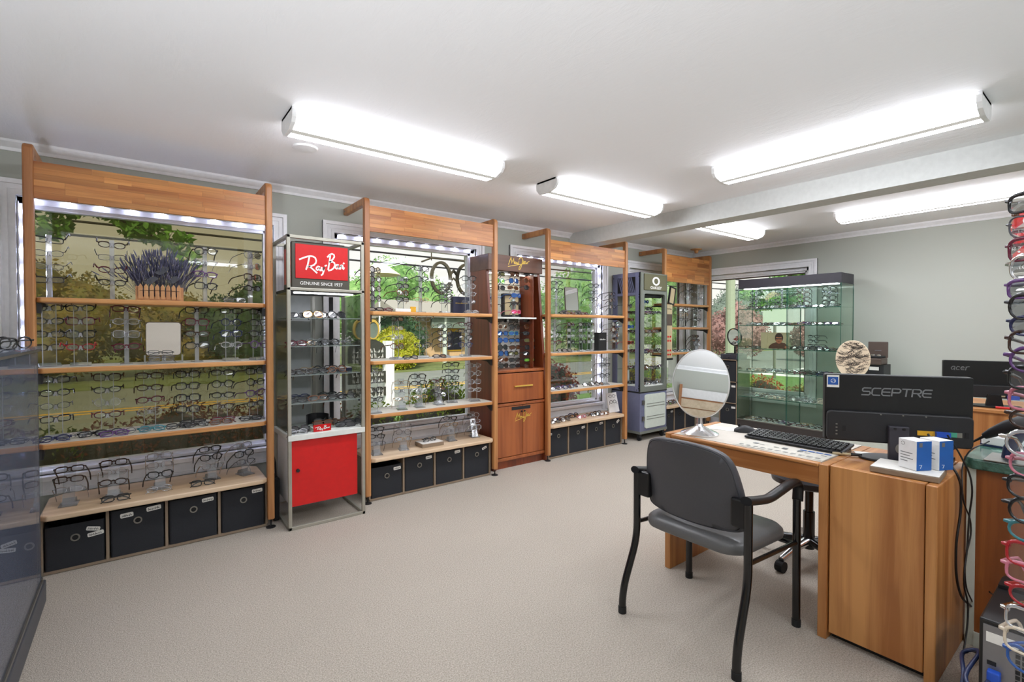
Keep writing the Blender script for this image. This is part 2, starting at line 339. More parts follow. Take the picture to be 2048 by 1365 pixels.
# ================================================================ room shell
X0, X1, Y0, Y1, ZC = -2.6, 6.35, -2.2, 4.0, 2.40
TH = 0.14
struct('floor', B().box((X0 - .1, Y0 - .1, -0.1), (X1 + TH, Y1 + TH, 0)), M['carpet'])
struct('ceiling', B().box((X0 - .3, Y0 - .3, ZC), (X1 + .4, Y1 + .4, ZC + 0.12)), M['ceiling'])
WIN = [(-0.553, 0.813), (1.259, 2.625), (3.128, 4.44), (4.94, 6.20)]     # openings of the window wall
WZ0, WZ1 = 0.44, 2.095
b = B(); xs = [X0] + [v for w in WIN for v in w] + [X1 + TH]
for i in range(0, len(xs), 2): b.box((xs[i], Y1, 0), (xs[i + 1], Y1 + TH, ZC))
for (a, c) in WIN: b.box((a, Y1, 0), (c, Y1 + TH, WZ0)); b.box((a, Y1, WZ1), (c, Y1 + TH, ZC))
struct('wall_north', b, M['wall'])
EY0, EY1, EZ0, EZ1 = 2.44, 3.80, 0.50, 2.06
b = B().box((X1, Y0, 0), (X1 + TH, EY0, ZC)).box((X1, EY1, 0), (X1 + TH, Y1, ZC)).box((X1, EY0, 0), (X1 + TH, EY1, EZ0)).box((X1, EY0, EZ1), (X1 + TH, EY1, ZC))
struct('wall_east', b, M['wall'])
struct('wall_south', B().box((X0, Y0 - TH, 0), (X1 + TH, Y0, ZC)), M['wall'])
struct('wall_west', B().box((X0 - TH, Y0 - TH, 0), (X0, Y1 + TH, ZC)), M['wall'])
struct('trim_1', B().box((3.90, Y0, 2.245), (4.10, Y1, ZC)), M['beam'])
def crown(name, pts, axis, a, c): struct(name, B().prism(pts, axis, a, c), M['trim'])
pr = [(Y1, 2.345), (Y1 - .012, 2.345), (Y1 - .018, 2.362), (Y1 - .05, 2.388), (Y1 - .056, ZC), (Y1, ZC)]
crown('trim_2', pr, 'x', X0, 3.90); crown('trim_3', pr, 'x', 4.10, X1)
crown('trim_4', [(X1 + (p[0] - Y1), p[1]) for p in pr], 'y', Y0, Y1)
crown('trim_5', [(Y0 - (p[0] - Y1), p[1]) for p in pr], 'x', X0, X1)
struct('baseboard_north', B().box((X0, Y1 - .015, 0), (X1, Y1, 0.09)), M['trim'])
struct('baseboard_east', B().box((X1 - .015, Y0, 0), (X1, Y1, 0.09)), M['trim'])
struct('baseboard_south', B().box((X0, Y0, 0), (X1, Y0 + .015, 0.09)), M['trim'])
# windows: casing (stepped), reveal, sill, sash frame and pane; led strips sit under the heads
def window(n, a, c, z0, z1, along='x', dark=False):
    cw = 0.09
    T = (lambda u, d, z: (u, Y1 + d, z)) if along == 'x' else (lambda u, d, z: (X1 + d, u, z))
    def bx(b, u0, d0, z0_, u1, d1, z1_): b.box(T(u0, d0, z0_), T(u1, d1, z1_))
    root = bpy.data.objects.new('window_%d' % n, None); COL.objects.link(root); root['kind'] = 'structure'
    root.location = T((a + c) / 2, 0, z0)
    cs = B()
    for (o0, o1, d) in ((0, cw, .014), (0, .024, .022), (.034, .050, .019), (cw - .026, cw, .028)):
        bx(cs, a - o1, -d, z0 - .09, a - o0, 0, z1 + o1); bx(cs, c + o0, -d, z0 - .09, c + o1, 0, z1 + o1)
        bx(cs, a - o0, -d, z1 + o0, c + o0, 0, z1 + o1)
    bx(cs, a - cw, -.012, z0 - .10, c + cw, 0, z0 - .03); bx(cs, a - cw, -.022, z0 - .115, c + cw, 0, z0 - .095)
    ob('casing', cs, M['trim'], root)
    sl_ = B(); bx(sl_, a - .02, -.045, z0 - .03, c + .02, .05, z0); bx(sl_, a, .02, z0, c, .05, z0 + .022); ob('sill', sl_, M['trim'], root, bev=.004)
    fr = B(); fw = .06
    for (w, d0, d1) in ((fw, .045, .10), (fw - .022, .028, .10)):
        bx(fr, a, d0, z0, a + w, d1, z1); bx(fr, c - w, d0, z0, c, d1, z1); bx(fr, a, d0, z0, c, d1, z0 + w - .02); bx(fr, a, d0, z1 - w, c, d1, z1)
    ob('sash', fr, M['trim'], root)
    if dark:
        fd = B(); q = .014
        bx(fd, a + fw, .06, z0 + .04, a + fw + q, .08, z1 - fw); bx(fd, c - fw - q, .06, z0 + .04, c - fw, .08, z1 - fw)
        bx(fd, a + fw, .06, z1 - fw - q, c - fw, .08, z1 - fw); ob('gasket', fd, M['brown'], root)
    pn = B(); bx(pn, a + fw - .005, .069, z0 + .035, c - fw + .005, .073, z1 - fw + .005); ob('pane', pn, M['pane'], root)
    if n == 1:
        q_ = B(); bx(q_, a + .005, .112, z0, c - .005, .114, z1); ob('solar_screen', q_, M['screen'], root)
    return root
for i, (a, c) in enumerate(WIN): window(i + 1, a, c, WZ0, WZ1, dark=(i == 3))
window(5, EY0, EY1, EZ0, EZ1, 'y', dark=True)
def led_strip(i, a, c, label, side=True, left=False):
    t = thing('led_strip', label, 'light strip', ((a + c) / 2, Y1, WZ1), group='led strips round the display windows')
    b = B().box((a + .03, Y1 + .002, WZ1 - .008), (c - .03, Y1 + .022, WZ1 - .001))
    if side: b.box((c - .008, Y1 + .002, WZ0 + .05), (c - .001, Y1 + .022, WZ1 - .03))
    if left: b.box((a + .001, Y1 + .002, WZ0 + .05), (a + .008, Y1 + .022, WZ1 - .03))
    ob('track', b, M['white'], t)
    me = B().box((-.011, -.010, -.008), (.011, .006, 0)).mesh('led_module'); me.materials.append(M['led'])
    n = 9
    for k in range(n): ob('led_module', me, None, t, local=True, loc=(a + .07 + (c - a - .14) * k / (n - 1) - t.location.x, .012, -.008))
    for on, xx, s in ((side, c - .008, 1), (left, a + .008, -1)):
        if on:
            for k in range(13): ob('led_module', me, None, t, local=True, loc=(xx - t.location.x, .012, -.08 - k * .12), rot=(0, s * PI / 2, 0))
led_strip(0, *WIN[0], 'led light strip round the window behind the lavender shelf unit', left=True)
led_strip(1, *WIN[1], 'led light strip round the window behind the red display tower')
led_strip(2, *WIN[2], 'led light strip round the window beside the mahogany cabinet')
# ceiling lights
def fixture(label, a, c, k0, axis):
    prof = [(0, 0), (-.004, -.014), (0, -.046), (.02, -.070), (.078, -.088), (.118, -.091), (.188, -.087), (.22, -.052), (.224, -.014), (.22, 0)]
    P = (lambda s, q, z: (s, k0 + q, ZC + z)) if axis == 'x' else (lambda s, q, z: (k0 + q, s, ZC + z))
    t = thing('ceiling_light', label, 'ceiling light', P((a + c) / 2, .11, 0), group='fluorescent wrap lights')
    b = B(); b.box(P(a, .01, -.012), P(c, .21, 0)); ob('housing', b, M['white'], t)
    def strip_(i, j):
        q = B(); pts = prof[i:j + 1]; n = len(pts)
        vs = [P(a + .02, *p) for p in pts] + [P(c - .02, *p) for p in pts]
        fs = [(k, k + 1, n + k + 1, n + k) for k in range(n - 1)]
        if axis == 'x': fs = [f[::-1] for f in fs]
        return q.add(vs, fs)
    d = ob('diffuser', strip_(2, 4), M['tubeglow'], t); ob('dull_band', strip_(4, 5), M['dull'], d); ob('glow_band', strip_(5, 7), M['tubeglow'], d); ob('side_band', strip_(1, 2), M['side'], d); ob('side_band', strip_(7, 8), M['side'], d)
    for (s0, s1) in ((a, a + .02), (c - .02, c)):
        e_ = B(); pts = [(q, z - .002) for q, z in prof[1:-1]]; pts = [(.002, 0)] + pts + [(.218, 0)]
        e_.prism([(k0 + q, ZC + z) for q, z in pts], axis, s0, s1); ob('end_cap', e_, M['white'], t)
fixture('long fluorescent light over the red display tower', 0.60, 1.88, 2.52, 'x')
fixture('long fluorescent light over the mahogany cabinet, before the beam', 2.36, 3.62, 2.55, 'x')
fixture('fluorescent light running towards the desk on the near ceiling', 0.46, 1.77, 3.04, 'y')
fixture('fluorescent light over the green marble counter behind the beam', 0.45, 1.77, 5.12, 'y')
fixture('short-looking fluorescent light behind the beam over the corner unit', 4.20, 5.45, 2.54, 'x')
fixture('added unseen fluorescent fill light behind the camera in line with the long one', .60, 1.88, -.9, 'x')  # this and the next two: unseen fixtures added to brighten the ceiling
fixture('added unseen fluorescent fill light behind the camera in line with the desk one', 2.36, 3.62, -1.0, 'x')
fixture('added unseen fluorescent fill light behind the camera beyond the beam', 4.6, 5.9, -1.0, 'x')
tag(ob('ceiling_fitting', B().lathe([(.02, -.055), (.022, -.045), (.03, -.02), (.075, -.006), (.075, 0)], (6.02, 3.72, ZC), 24), M['oak'], smooth=True), 'small wooden knob on the ceiling above the corner unit', 'ceiling fitting')
t = tag(ob('ceiling_cover', B().lathe([(.072, 0), (.072, -.004), (.066, -.010), (.02, -.013)], (.80, 3.06, ZC), 32), M['white'], smooth=True), 'round white cover plate on the ceiling beside the long light', 'ceiling plate')
# slatwall on the wall behind the camera, seen in the desk mirror
t = thing('slatwall', 'cream slatwall panel with oak edge on the wall facing the desk mirror', 'wall display', (X0, -.5, 1.0))
ob('frame', B().box((X0, .98, .2), (X0 + .06, 1.02, 2.10)).box((X0, -2.1, .2), (X0 + .06, -2.06, 2.10)), M['oak_z'], t)
for k in range(12):
    ob('slat', B().box((X0, -2.06, .22 + k * .14), (X0 + .03, .98, .22 + k * .14 + .126)), M['slat'], t)
ob('header', B().box((X0, -2.06, 1.91), (X0 + .035, .98, 2.05)), M['white'], t)
ob('backing', B().box((X0, -2.06, .21), (X0 + .012, .98, 1.93)), M['oak_y'], t)
crown('trim_6', [(X0 - (p[0] - Y1), p[1]) for p in pr], 'y', Y0, Y1)
# ================================================================ outside
GZ = -0.45
struct('lawn', B().box((-60, Y1 + .6, GZ - .3), (60, 9.3, GZ)).box((7.6, -20, GZ - .3), (19, 4.6, GZ)), leafy('grass', [(80, 116, 50), (112, 150, 66), (148, 180, 92)], 6))
asphalt = plain('asphalt', (118, 122, 114), 0.9, scale=2.0, var=0.12)
rd = struct('road', B().box((-80, 9.3, GZ - .3), (90, 18.5, GZ - .02)), asphalt)
struct('driveway', B().box((19, -60, GZ - .3), (45, 9.3, GZ + .01)), plain('pale_concrete', (214, 212, 204), .9, scale=2.0, var=.08))
ob('road_line', B().box((-80, 13.4, GZ - .02), (15, 13.52, GZ - .012)), M['yellow'], rd); ob('road_line', B().box((-80, 13.8, GZ - .02), (15, 13.92, GZ - .012)), M['yellow'], rd)
struct('verge', B().box((-80, 18.5, GZ - .3), (90, 70, GZ + .02)).box((45, -60, GZ - .3), (90, 9.3, GZ + .02)), leafy('verge_grass', [(92, 108, 60), (126, 140, 84), (150, 156, 104)], 0.8))
import numpy as np
def leaves(blobs, n, size, seed, z0=None):
    rg = np.random.default_rng(seed); vol = np.array([q[3] * q[4] * q[5] for q in blobs]); vol = vol / vol.sum()
    V = np.zeros((n * 4, 3)); idx = rg.choice(len(blobs), n, p=vol); q = np.array(blobs)[idx]
    d = rg.normal(size=(n, 3)); d /= np.linalg.norm(d, axis=1)[:, None]; rad = rg.uniform(0.25, 1, n) ** 0.45
    c = q[:, :3] + d * rad[:, None] * q[:, 3:6]
    if z0 is not None: c[:, 2] = np.maximum(c[:, 2], z0)
    a = rg.normal(size=(n, 3)); a /= np.linalg.norm(a, axis=1)[:, None]
    e_ = np.cross(a, rg.normal(size=(n, 3))); e_ /= np.linalg.norm(e_, axis=1)[:, None]
    s = size * rg.uniform(0.6, 1.4, n)[:, None]
    V[0::4] = c - a * s; V[1::4] = c + e_ * s * .5; V[2::4] = c + a * s; V[3::4] = c - e_ * s * .5
    b = B(); b.v = [tuple(p) for p in V]; b.f = [(4*i, 4*i+1, 4*i+2, 4*i+3) for i in range(n)]; return b
bark = plain('bark', (92, 80, 66), 0.9, bump=0.6, scale=14)
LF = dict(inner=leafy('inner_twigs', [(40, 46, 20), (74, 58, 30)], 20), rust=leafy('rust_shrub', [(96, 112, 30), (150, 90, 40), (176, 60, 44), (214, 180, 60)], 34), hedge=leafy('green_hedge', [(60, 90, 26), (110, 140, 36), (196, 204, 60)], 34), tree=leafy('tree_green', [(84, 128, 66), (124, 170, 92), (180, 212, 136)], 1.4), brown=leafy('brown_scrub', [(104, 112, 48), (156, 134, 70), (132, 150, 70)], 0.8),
          conifer=leafy('conifer', [(40, 72, 40), (64, 100, 58)], 2), gold=leafy('gold_shrub', [(96, 124, 24), (176, 186, 40), (206, 130, 50)], 24), maple=leafy('maple', [(70, 120, 40), (110, 170, 64), (170, 214, 96)], 3), red=leafy('red_maple', [(96, 44, 40), (170, 62, 60), (212, 110, 104)], 26), pink=leafy('bud_tree', [(150, 112, 108), (184, 146, 140)], 1.5), grey=leafy('grey_bush', [(96, 112, 100), (150, 164, 150)], 1))
def plant(name, label, cat, loc, mat, blobs, n, size, seed, trunk=None, group=None, z0=None):
    t = thing(name, label, cat, loc, group=group)
    core = B()
    for q in blobs:
        k0 = len(core.v); core.lathe([(.05, -.8), (.5, -.62), (.76, -.25), (.8, 0), (.76, .25), (.5, .62), (.05, .8)], n=12)
        core.tf(Matrix.Translation((loc[0] + q[0], loc[1] + q[1], max(loc[2] + q[2], z0 + q[5] * .8 if z0 is not None else -9))) @ Matrix.Diagonal((q[3], q[4], q[5], 1)), k0)
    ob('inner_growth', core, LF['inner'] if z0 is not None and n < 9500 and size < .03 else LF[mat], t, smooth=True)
    ob('foliage', leaves([(loc[0] + q[0], loc[1] + q[1], loc[2] + q[2], *q[3:]) for q in blobs], n, size, seed, z0), LF[mat], t)
    if trunk:
        h, r = trunk; b = B(); x, y, z = loc; rnd = random.Random(seed)
        b.tube([(x, y, z), (x + .05, y, z + h * .5), (x, y + .05, z + h)], [r, r * .8, r * .5], 8)
        for k in range(5):
            w = 2 * PI * k / 5 + rnd.random(); b.tube([(x, y, z + h * (.6 + .07 * k)), (x + math.cos(w) * h * .22, y + math.sin(w) * h * .22, z + h * (.9 + .06 * k)), (x + math.cos(w) * h * .36, y + math.sin(w) * h * .36, z + h * (1.12 + .06 * k))], [r * .4, r * .25, r * .1], 5)
        ob('trunk', b, bark, t)
    return t
for k, (x, lab, mt) in enumerate([(-1.0, 'green end of the low hedge outside the lavender unit window', 'hedge'), (0.15, 'rust and green shrub outside the lavender unit window', 'rust'), (0.95, 'orange red shrub outside between the first two windows', 'rust')]):
    plant('hedge', lab, 'shrub', (x, 5.0, GZ), mt, [(-.35, 0, .5, .45, .42, .55), (.1, .1, .55, .5, .45, .58 + .05 * k), (.45, 0, .5, .42, .4, .55 + .08 * k)], 9000, .019, 10 + k, z0=GZ)
plant('hedge', 'dark green and brown hedge outside the window behind the chalkboard sign', 'shrub', (2.0, 5.0, GZ), 'hedge', [(-.5, 0, .42, .45, .4, .52), (0, .1, .45, .5, .4, .54), (.55, 0, .45, .45, .4, .55)], 9000, .019, 15, z0=GZ)
plant('shrub', 'green clipped shrub outside behind the third shelf of glasses', 'shrub', (3.0, 5.4, GZ), 'hedge', [(0, 0, .55, .5, .4, .62)], 4000, .024, 16, z0=GZ)
plant('red_maple', 'dark red bush outside the window beside the mahogany cabinet', 'shrub', (4.55, 5.35, GZ), 'red', [(-.3, 0, .95, .5, .45, .42), (.25, 0, .9, .5, .45, .42), (0, 0, .5, .6, .4, .5)], 6000, .026, 17, (.6, .03), z0=GZ)
plant('shrub', 'small bright green shrub under the red bush outside', 'shrub', (3.95, 4.85, GZ), 'hedge', [(0, 0, .48, .3, .25, .42)], 2600, .018, 18, z0=GZ)
plant('shrub', 'yellow green shrub outside the corner unit window', 'shrub', (6.3, 5.0, GZ), 'gold', [(-.4, 0, .75, .5, .4, .58), (.3, 0, .7, .5, .4, .6)], 5000, .021, 19, z0=GZ)
for k, (x, y, lab, mt) in enumerate([(8.0, 4.3, 'lime and orange shrub outside the far window by the bin tower', 'gold'), (8.05, 3.5, 'orange and red shrub outside behind the glass cabinet', 'rust'), (8.0, 2.75, 'grey brown shrub outside behind the glass cabinet divider', 'brown')]):
    plant('shrub', lab, 'shrub', (x, y, GZ), mt, [(0, -.3, .45, .4, .45, .55 - .08 * k), (0, .3, .5, .4, .45, .62 - .08 * k)], 5000, .021, 22 + k, z0=GZ)
# far side of the road
for k, (x, y, s, lab, mt) in enumerate([(-8, 21, 2.7, 'brown scrub tree across the road behind the first stands', 'brown'), (-3, 22, 2.6, 'olive scrub tree across the road behind the lavender planter', 'brown'), (1.3, 23, 2.0, 'low brown scrub across the road near the pole', 'brown'), (4.2, 22.5, 2.4, 'dark conifer across the road behind the second shelf', 'conifer'),
     (13.2, 30, 4.0, 'tall pale green tree across the road behind the giant spectacles', 'tree'), (8.7, 19.6, 1.15, 'yellow green round bush across the road', 'gold'), (9.6, 21.6, 1.6, 'dark pointed conifer beside the tan house', 'conifer'), (24, 22, 4.2, 'broad green tree across the road beside the mahogany cabinet window', 'tree'), (31, 22, 3.6, 'second broad green tree across the road near the corner unit', 'tree'), (38, 20, 3.2, 'grey green tree across the road behind the corner unit', 'grey')]):
    plant('tree', lab, 'tree', (x, y, GZ), mt, [(-s * .5, 0, s * .75, s * .7, s * .6, s * .6), (s * .5, .3, s * .8, s * .7, s * .6, s * .65), (0, 0, s * 1.15, s * .6, s * .5, s * .5), (0, -.2, s * .4, s * .9, s * .5, s * .45)], 9000, .05 * s / 3 + .035, 40 + k, (s * .8, s * .05), z0=GZ)
for k, (x, y, s, lab, mt) in enumerate([(27, 14.2, 1.9, 'bare pinkish tree across the road beside the utility pole', 'pink'), (29, 10.6, 1.5, 'second pinkish tree across the road behind the cabinet', 'pink'), (50, 8, 4.2, 'green tree across the road behind the cabinet divider', 'tree')]):
    plant('tree', lab, 'tree', (x, y, GZ), mt, [(0, -s * .4, s * .8, s * .5, s * .6, s * .7), (0, s * .4, s * .8, s * .5, s * .6, s * .7), (0, 0, s * 1.3, s * .4, s * .4, s * .5)], 6000, .075, 60 + k, (s * .7, .12), z0=GZ)
# maple branches hanging in front of two windows: each belongs to a tree standing beside the wall
def maple(label, base_, tips, n, seed):
    t = thing('maple_tree', label, 'tree', base_)
    b = B(); x, y, z = base_; b.tube([(x, y, z), (x, y, 2.0), (x + .05, y, 4.2)], [.16, .13, .08], 9)
    bl = []
    for (tx_, ty_, tz_) in tips:
        p0 = Vector((x, y, 3.2)); p2 = Vector((tx_, ty_, tz_)); p1 = (p0 + p2) / 2 + Vector((0, 0, .35))
        b.tube([p0, p1, p2], [.05, .03, .008], 6)
        for s in (.62, .75, .88, 1.0):
            q = p1 + (p2 - p1) * ((s - .5) * 2); bl.append((*q, .17, .2, .10))
    ob('trunk', b, bark, t); ob('foliage', leaves(bl, n, .05, seed), LF['maple'], t)
maple('maple outside whose leafy branches droop across the first window', (-2.4, 6.4, GZ), [(-.62, 6.1, 2.24), (-.52, 6.1, 2.44), (-.2, 6.1, 2.46), (.1, 6.1, 2.40), (.30, 6.1, 2.22), (.0, 6.1, 2.30), (.42, 6.1, 2.06)], 2600, 71)
maple('maple outside whose leafy branches hang over the far window', (9.8, .4, GZ), [(9.0, 4.45, 1.95), (9.0, 4.1, 2.1), (9.1, 3.7, 2.05), (9.1, 3.3, 2.0), (9.0, 3.9, 1.8), (9.1, 4.3, 1.75), (9.0, 3.5, 1.8), (9.2, 3.1, 1.85)], 9000, 72)
def pole(label, x, y, h, r):
    t = thing('utility_pole', label, 'utility pole', (x, y, GZ)); ob('shaft', B().cyl((x, y, GZ), (x, y, h), r, r * .8, 12), plain('pole_wood_%d' % int(x), (150, 160, 140), .9), t)
    ob('crossarm', B().box((x - .06, y - 1.0, h - .5), (x + .06, y + 1.0, h - .38)), bark, t)
pole('grey utility pole across the road beside the lavender unit', 4.9, 18.2, 4.2, .16)
pole('pale green utility pole outside the far window', 13.1, at(1461, 600, x=13.1).y, 8.5, .13)
for k, (z, z2, y) in enumerate([(4.48, 4.46, 17.0), (4.13, 4.15, 17.2), (3.79, 3.80, 17.4)]):
    tag(ob('power_line', B().tube([(-40, y, z + .6), (-15, y, z + .1), (3, y, z), (20, y, z2), (50, y, z2 + .5)], .035, 5), M['ink']), ['highest black cable over the road', 'middle black cable over the road', 'lowest black cable over the road'][k], 'cable')
# tan house across the road
t = thing('house', 'low tan house with white porch columns across the road', 'house', (13.0, 24, GZ))
stone = plain('house_tan', (206, 172, 132), 0.9, scale=3, var=.1)
ob('wall', B().box((10.6, 23, GZ), (16.5, 27, 1.9)), stone, t)
ob('roof', B().prism([(21.8, 1.9), (28, 1.9), (25, 2.9)], 'x', 10.3, 16.8), plain('roof_grey', (150, 146, 136), .9), t)
for x in (12.6, 14.6, 16.2): ob('porch_column', B().cyl((x, 22.1, GZ), (x, 22.1, 1.9), .12), M['panel'], t)
ob('porch_rail', B().box((11.8, 22.0, 1.35), (16.5, 22.15, 1.9)), LF['grey'], t)
w_ = ob('window', B().box((13.2, 22.96, .1), (14.2, 23.02, 1.3)), M['yellow'], t); ob('pane', B().box((13.28, 22.93, .18), (14.12, 22.97, 1.15)), M['navy'], w_)
t = thing('patio_umbrella', 'cream patio umbrella across the road', 'umbrella', (8.3, 20.2, GZ))
ob('canopy', B().lathe([(.95, 4.1), (.5, 4.4), (.05, 4.68)], (8.3, 20.2, GZ), 8), plain('canvas', (230, 216, 184), .8), t); ob('pole', B().cyl((8.3, 20.2, GZ), (8.3, 20.2, GZ + 4.65), .035), M['white'], t)
# roadside sign post with boards and giant spectacles outside window 2
t = thing('sign_post', 'white post with dark chalkboard signs outside the window', 'sign', (2.75, 6.4, GZ))
ob('post', B().box((2.70, 6.35, GZ), (2.82, 6.47, 1.15)), M['trim'], t)
brd = plain('board_dark', (58, 60, 52), .7)
def board(z0, z1, arch):
    pts = [(2.18, z0), (2.70, z0), (2.70, z1)] + ([(2.66, z1 + .06), (2.56, z1 + .11), (2.44, z1 + .12), (2.32, z1 + .11), (2.22, z1 + .06)] if arch else []) + [(2.18, z1)]
    bb = ob('sign_board', B().prism(pts, 'y', 6.36, 6.39), brd, t); rn = random.Random(int(z0 * 100))
    st = []
    for row in range(3 if arch else 2):
        u = 2.23
        zz = z1 - .03 - row * (z1 - z0) * (.36 if arch else .5)
        while u < 2.63:
            st.append([(u + rn.uniform(0, .01), zz + rn.uniform(-.03, .03)), (u + .012, zz - .035), (u + .028, zz + rn.uniform(-.02, .035)), (u + .03, zz - .03)]); u += .05
    ob('lettering', B().ribbon(st, .008, lambda u, v, h: Vector((u, 6.358 - h, v)), .002), M['wht'], bb)
board(.86, 1.06, True); board(.58, .74, False); board(.40, .52, False)
for dx in (2.34, 2.52):
    ob('spectacle_lens', B().prism(ellipse(.07, .11, 20, dx, 1.30), 'y', 6.36, 6.38), LF['grey'], t)
    ring = B(); ring_prism(ring, ellipse(.09, .135, 20, dx, 1.31), ellipse(.07, .11, 20, dx, 1.30), 'y', 6.35, 6.40); ob('spectacle_rim', ring, M['gold'], t)
t = thing('giant_spectacles', 'giant dark wooden spectacles hanging outside the window', 'sign', (3.05, 5.6, 1.7))
gs = plain('weathered_wood', (72, 66, 48), .8, bump=.4, scale=40)
for cx_ in (3.14, 3.523):
    q = B(); ring_prism(q, ellipse(.155, .215, 32, cx_, 1.985), ellipse(.122, .18, 32, cx_, 1.985), 'y', 5.58, 5.62); ob('rim', q, gs, t)
ob('bridge', B().tube([(3.27, 5.6, 2.03), (3.33, 5.6, 2.09), (3.39, 5.6, 2.03)], .022, 8), gs, t); ob('bridge', B().tube([(3.27, 5.6, 1.94), (3.33, 5.6, 1.99), (3.39, 5.6, 1.94)], .014, 8), gs, t)
ob('hanger', B().tube([(2.86, 5.6, 2.17), (3.0, 5.6, 2.23), (3.5, 5.6, 2.23), (3.7, 5.6, 2.19)], .012, 6).cyl((3.0, 5.6, 2.2), (3.0, 5.6, 2.8), .008, n=6).cyl((3.5, 5.6, 2.2), (3.5, 5.6, 2.8), .008, n=6).box((2.9, 4.14, 2.8), (3.0, 5.7, 2.9)).box((3.5, 4.14, 2.8), (3.6, 5.7, 2.9)).box((2.9, 5.56, 2.78), (3.6, 5.66, 2.86)), gs, t)
t = thing('street_sign', 'white oval sign on a pole outside behind the glass cabinet', 'sign', (18.0, at(1550, 620, x=18.0).y, GZ)); sy_ = t.location.y
ob('pole', B().cyl((18.0, sy_, GZ), (18.0, sy_, 1.5), .05), M['steel'], t); ob('face', B().box((17.95, sy_ - .4, 1.5), (17.99, sy_ + .4, 2.8)), M['panel'], t); ob('emblem', B().prism(ellipse(.33, .3, 24, sy_, 2.35), 'x', 17.93, 17.95), M['beige'], t)
# ================================================================ window shelf units
UNITS = []
def unit(key, label, xl, xr, yp, post_top, val, shelves, bench_z, nb, seed, slots):
    """two posts with arms back to the wall, a valance of glued strips, three shelves and a bench over cubbies"""
    rn = random.Random(seed); pw, pd = .042, .048
    t = thing('shelf_unit', label, 'shelf unit', ((xl + xr) / 2, yp + .2, 0), group='window shelf units')
    for x in (xl, xr - pw):
        b = B(); r = .035; z1 = post_top; q = []
        for i in range(7):
            a = PI / 2 * i / 6; q.append((yp + r - r * math.cos(a), z1 - r + r * math.sin(a)))
        q = [(yp, .055)] + q + [(3.998, z1), (3.998, z1 - .055), (yp + pd + .012, z1 - .055), (yp + pd, z1 - .067), (yp + pd, .055)]
        b.prism(q, 'x', x, x + pw)
        p = ob('post', b, M['oak_z'], t, bev=.009)
        xc, yc = x + pw / 2, yp + pd / 2
        ob('levelling_foot', B().cyl((xc, yc, .008), (xc, yc, .056), .006, n=10).lathe([(.030, 0), (.030, .005), (.010, .010)], (xc, yc, 0), 20), M['darkmetal'], p, smooth=True)
        ob('fixing_cap', B().cyl((x - .002, 3.965, z1 - .028), (x + pw + .002, 3.965, z1 - .028), .008, n=10), M['steel'], p)
    z0, z1 = val; a, c = xl + pw, xr - pw
    v = ob('valance', B().box((a, yp + .022, z0), (c, yp + .034, z1)), M['oak'], t)
    rows = 6; h = (z1 - z0) / rows; me = {}
    for r in range(rows):
        x = a
        while x < c - .001:
            L = rn.choice([.12, .17, .23, .28, .34]); x2 = min(c, x + L)
            if c - x2 < .07: x2 = c
            ob('strip', B().box((x + .0003, yp + .014 - rn.random() * .001, z0 + r * h + .0003), (x2 - .0003, yp + .022, z0 + (r + 1) * h - .0003)), M['strip'], v)
            x = x2
    for (zs, yb) in shelves:
        ch = .05
        b = B().prism([(a, yp + .03), (a + .02, yp), (c - .02, yp), (c, yp + .03), (c, yb - ch), (c - ch, yb), (a + ch, yb), (a, yb - ch)], 'z', zs - .028, zs)
        sh_ = ob('shelf', b, M['oak'], t, bev=.006)
        if zs < 1.25: ob('shelf_top', B().prism([(a + .003, yp + .034), (a + .022, yp + .008), (c - .022, yp + .008), (c - .003, yp + .034), (c - .003, yb - ch), (c - ch, yb - .003), (a + ch, yb - .003), (a + .003, yb - ch)], 'z', zs - .001, zs + .0006), M['shelftop'], sh_)
        for (x, s) in ((a, 1), (c, -1)):
            ob('bracket', B().prism([(yp + .03, zs - .03), (yb - .01, zs - .03), (yb - .01, zs - .04), (yp + .09, zs - .05), (yp + .03, zs - .085)], 'x', x + .002 * s, x + .02 * s), M['satin'], t)
    ch = .06; yb = 3.925
    ob('bench_top', B().prism([(a, yp + .02), (a + .03, yp - .01), (c - .03, yp - .01), (c, yp + .02), (c, yb - ch), (c - ch, yb), (a + ch, yb), (a, yb - ch)], 'z', bench_z - .03, bench_z), M['bench'], t, bev=.007)
    f0, f1 = slots; w = (f1 - f0) / nb; y0, y1 = yp + .05, yp + .37; zt = bench_z - .031; th = .014
    cb = B().box((f0, y0, .004), (f1, y1, .018)).box((f0, y0, zt - th), (f1, y1, zt))
    for k in range(nb + 1): cb.box((f0 + k * w - th / 2, y0, .018), (f0 + k * w + th / 2, y1, zt - th))
    cb.box((f0, y1 - .006, .018), (f1, y1, zt - th))
    ob('cubby_frame', cb, M['cubby'], t)
    UNITS.append(dict(key=key, a=a, c=c, yp=yp, sh=[s[0] for s in shelves], bz=bench_z, f0=f0, w=w, y0=y0, zt=zt - th))
    return t
unit('lavender unit', 'oak shelf unit holding the lavender planter, before the first window', -.463, .708, 3.50, 2.278, (2.0, 2.19), [(1.485, 3.79), (1.112, 3.80), (.712, 3.82)], .335, 4, 1, (-.42, .668))
unit('unit after red display', 'oak shelf unit between the red display tower and mahogany cabinet', 1.337, 2.555, 3.525, 2.30, (2.05, 2.243), [(1.452, 3.80), (1.075, 3.81), (.67, 3.84)], .338, 4, 2, (1.385, 2.50))
unit('unit before grey tower', 'oak shelf unit between mahogany cabinet and grey display tower', 3.205, 4.425, 3.585, 2.315, (2.01, 2.205), [(1.466, 3.84), (1.076, 3.85), (.692, 3.86)], .35, 4, 3, (3.26, 4.38))
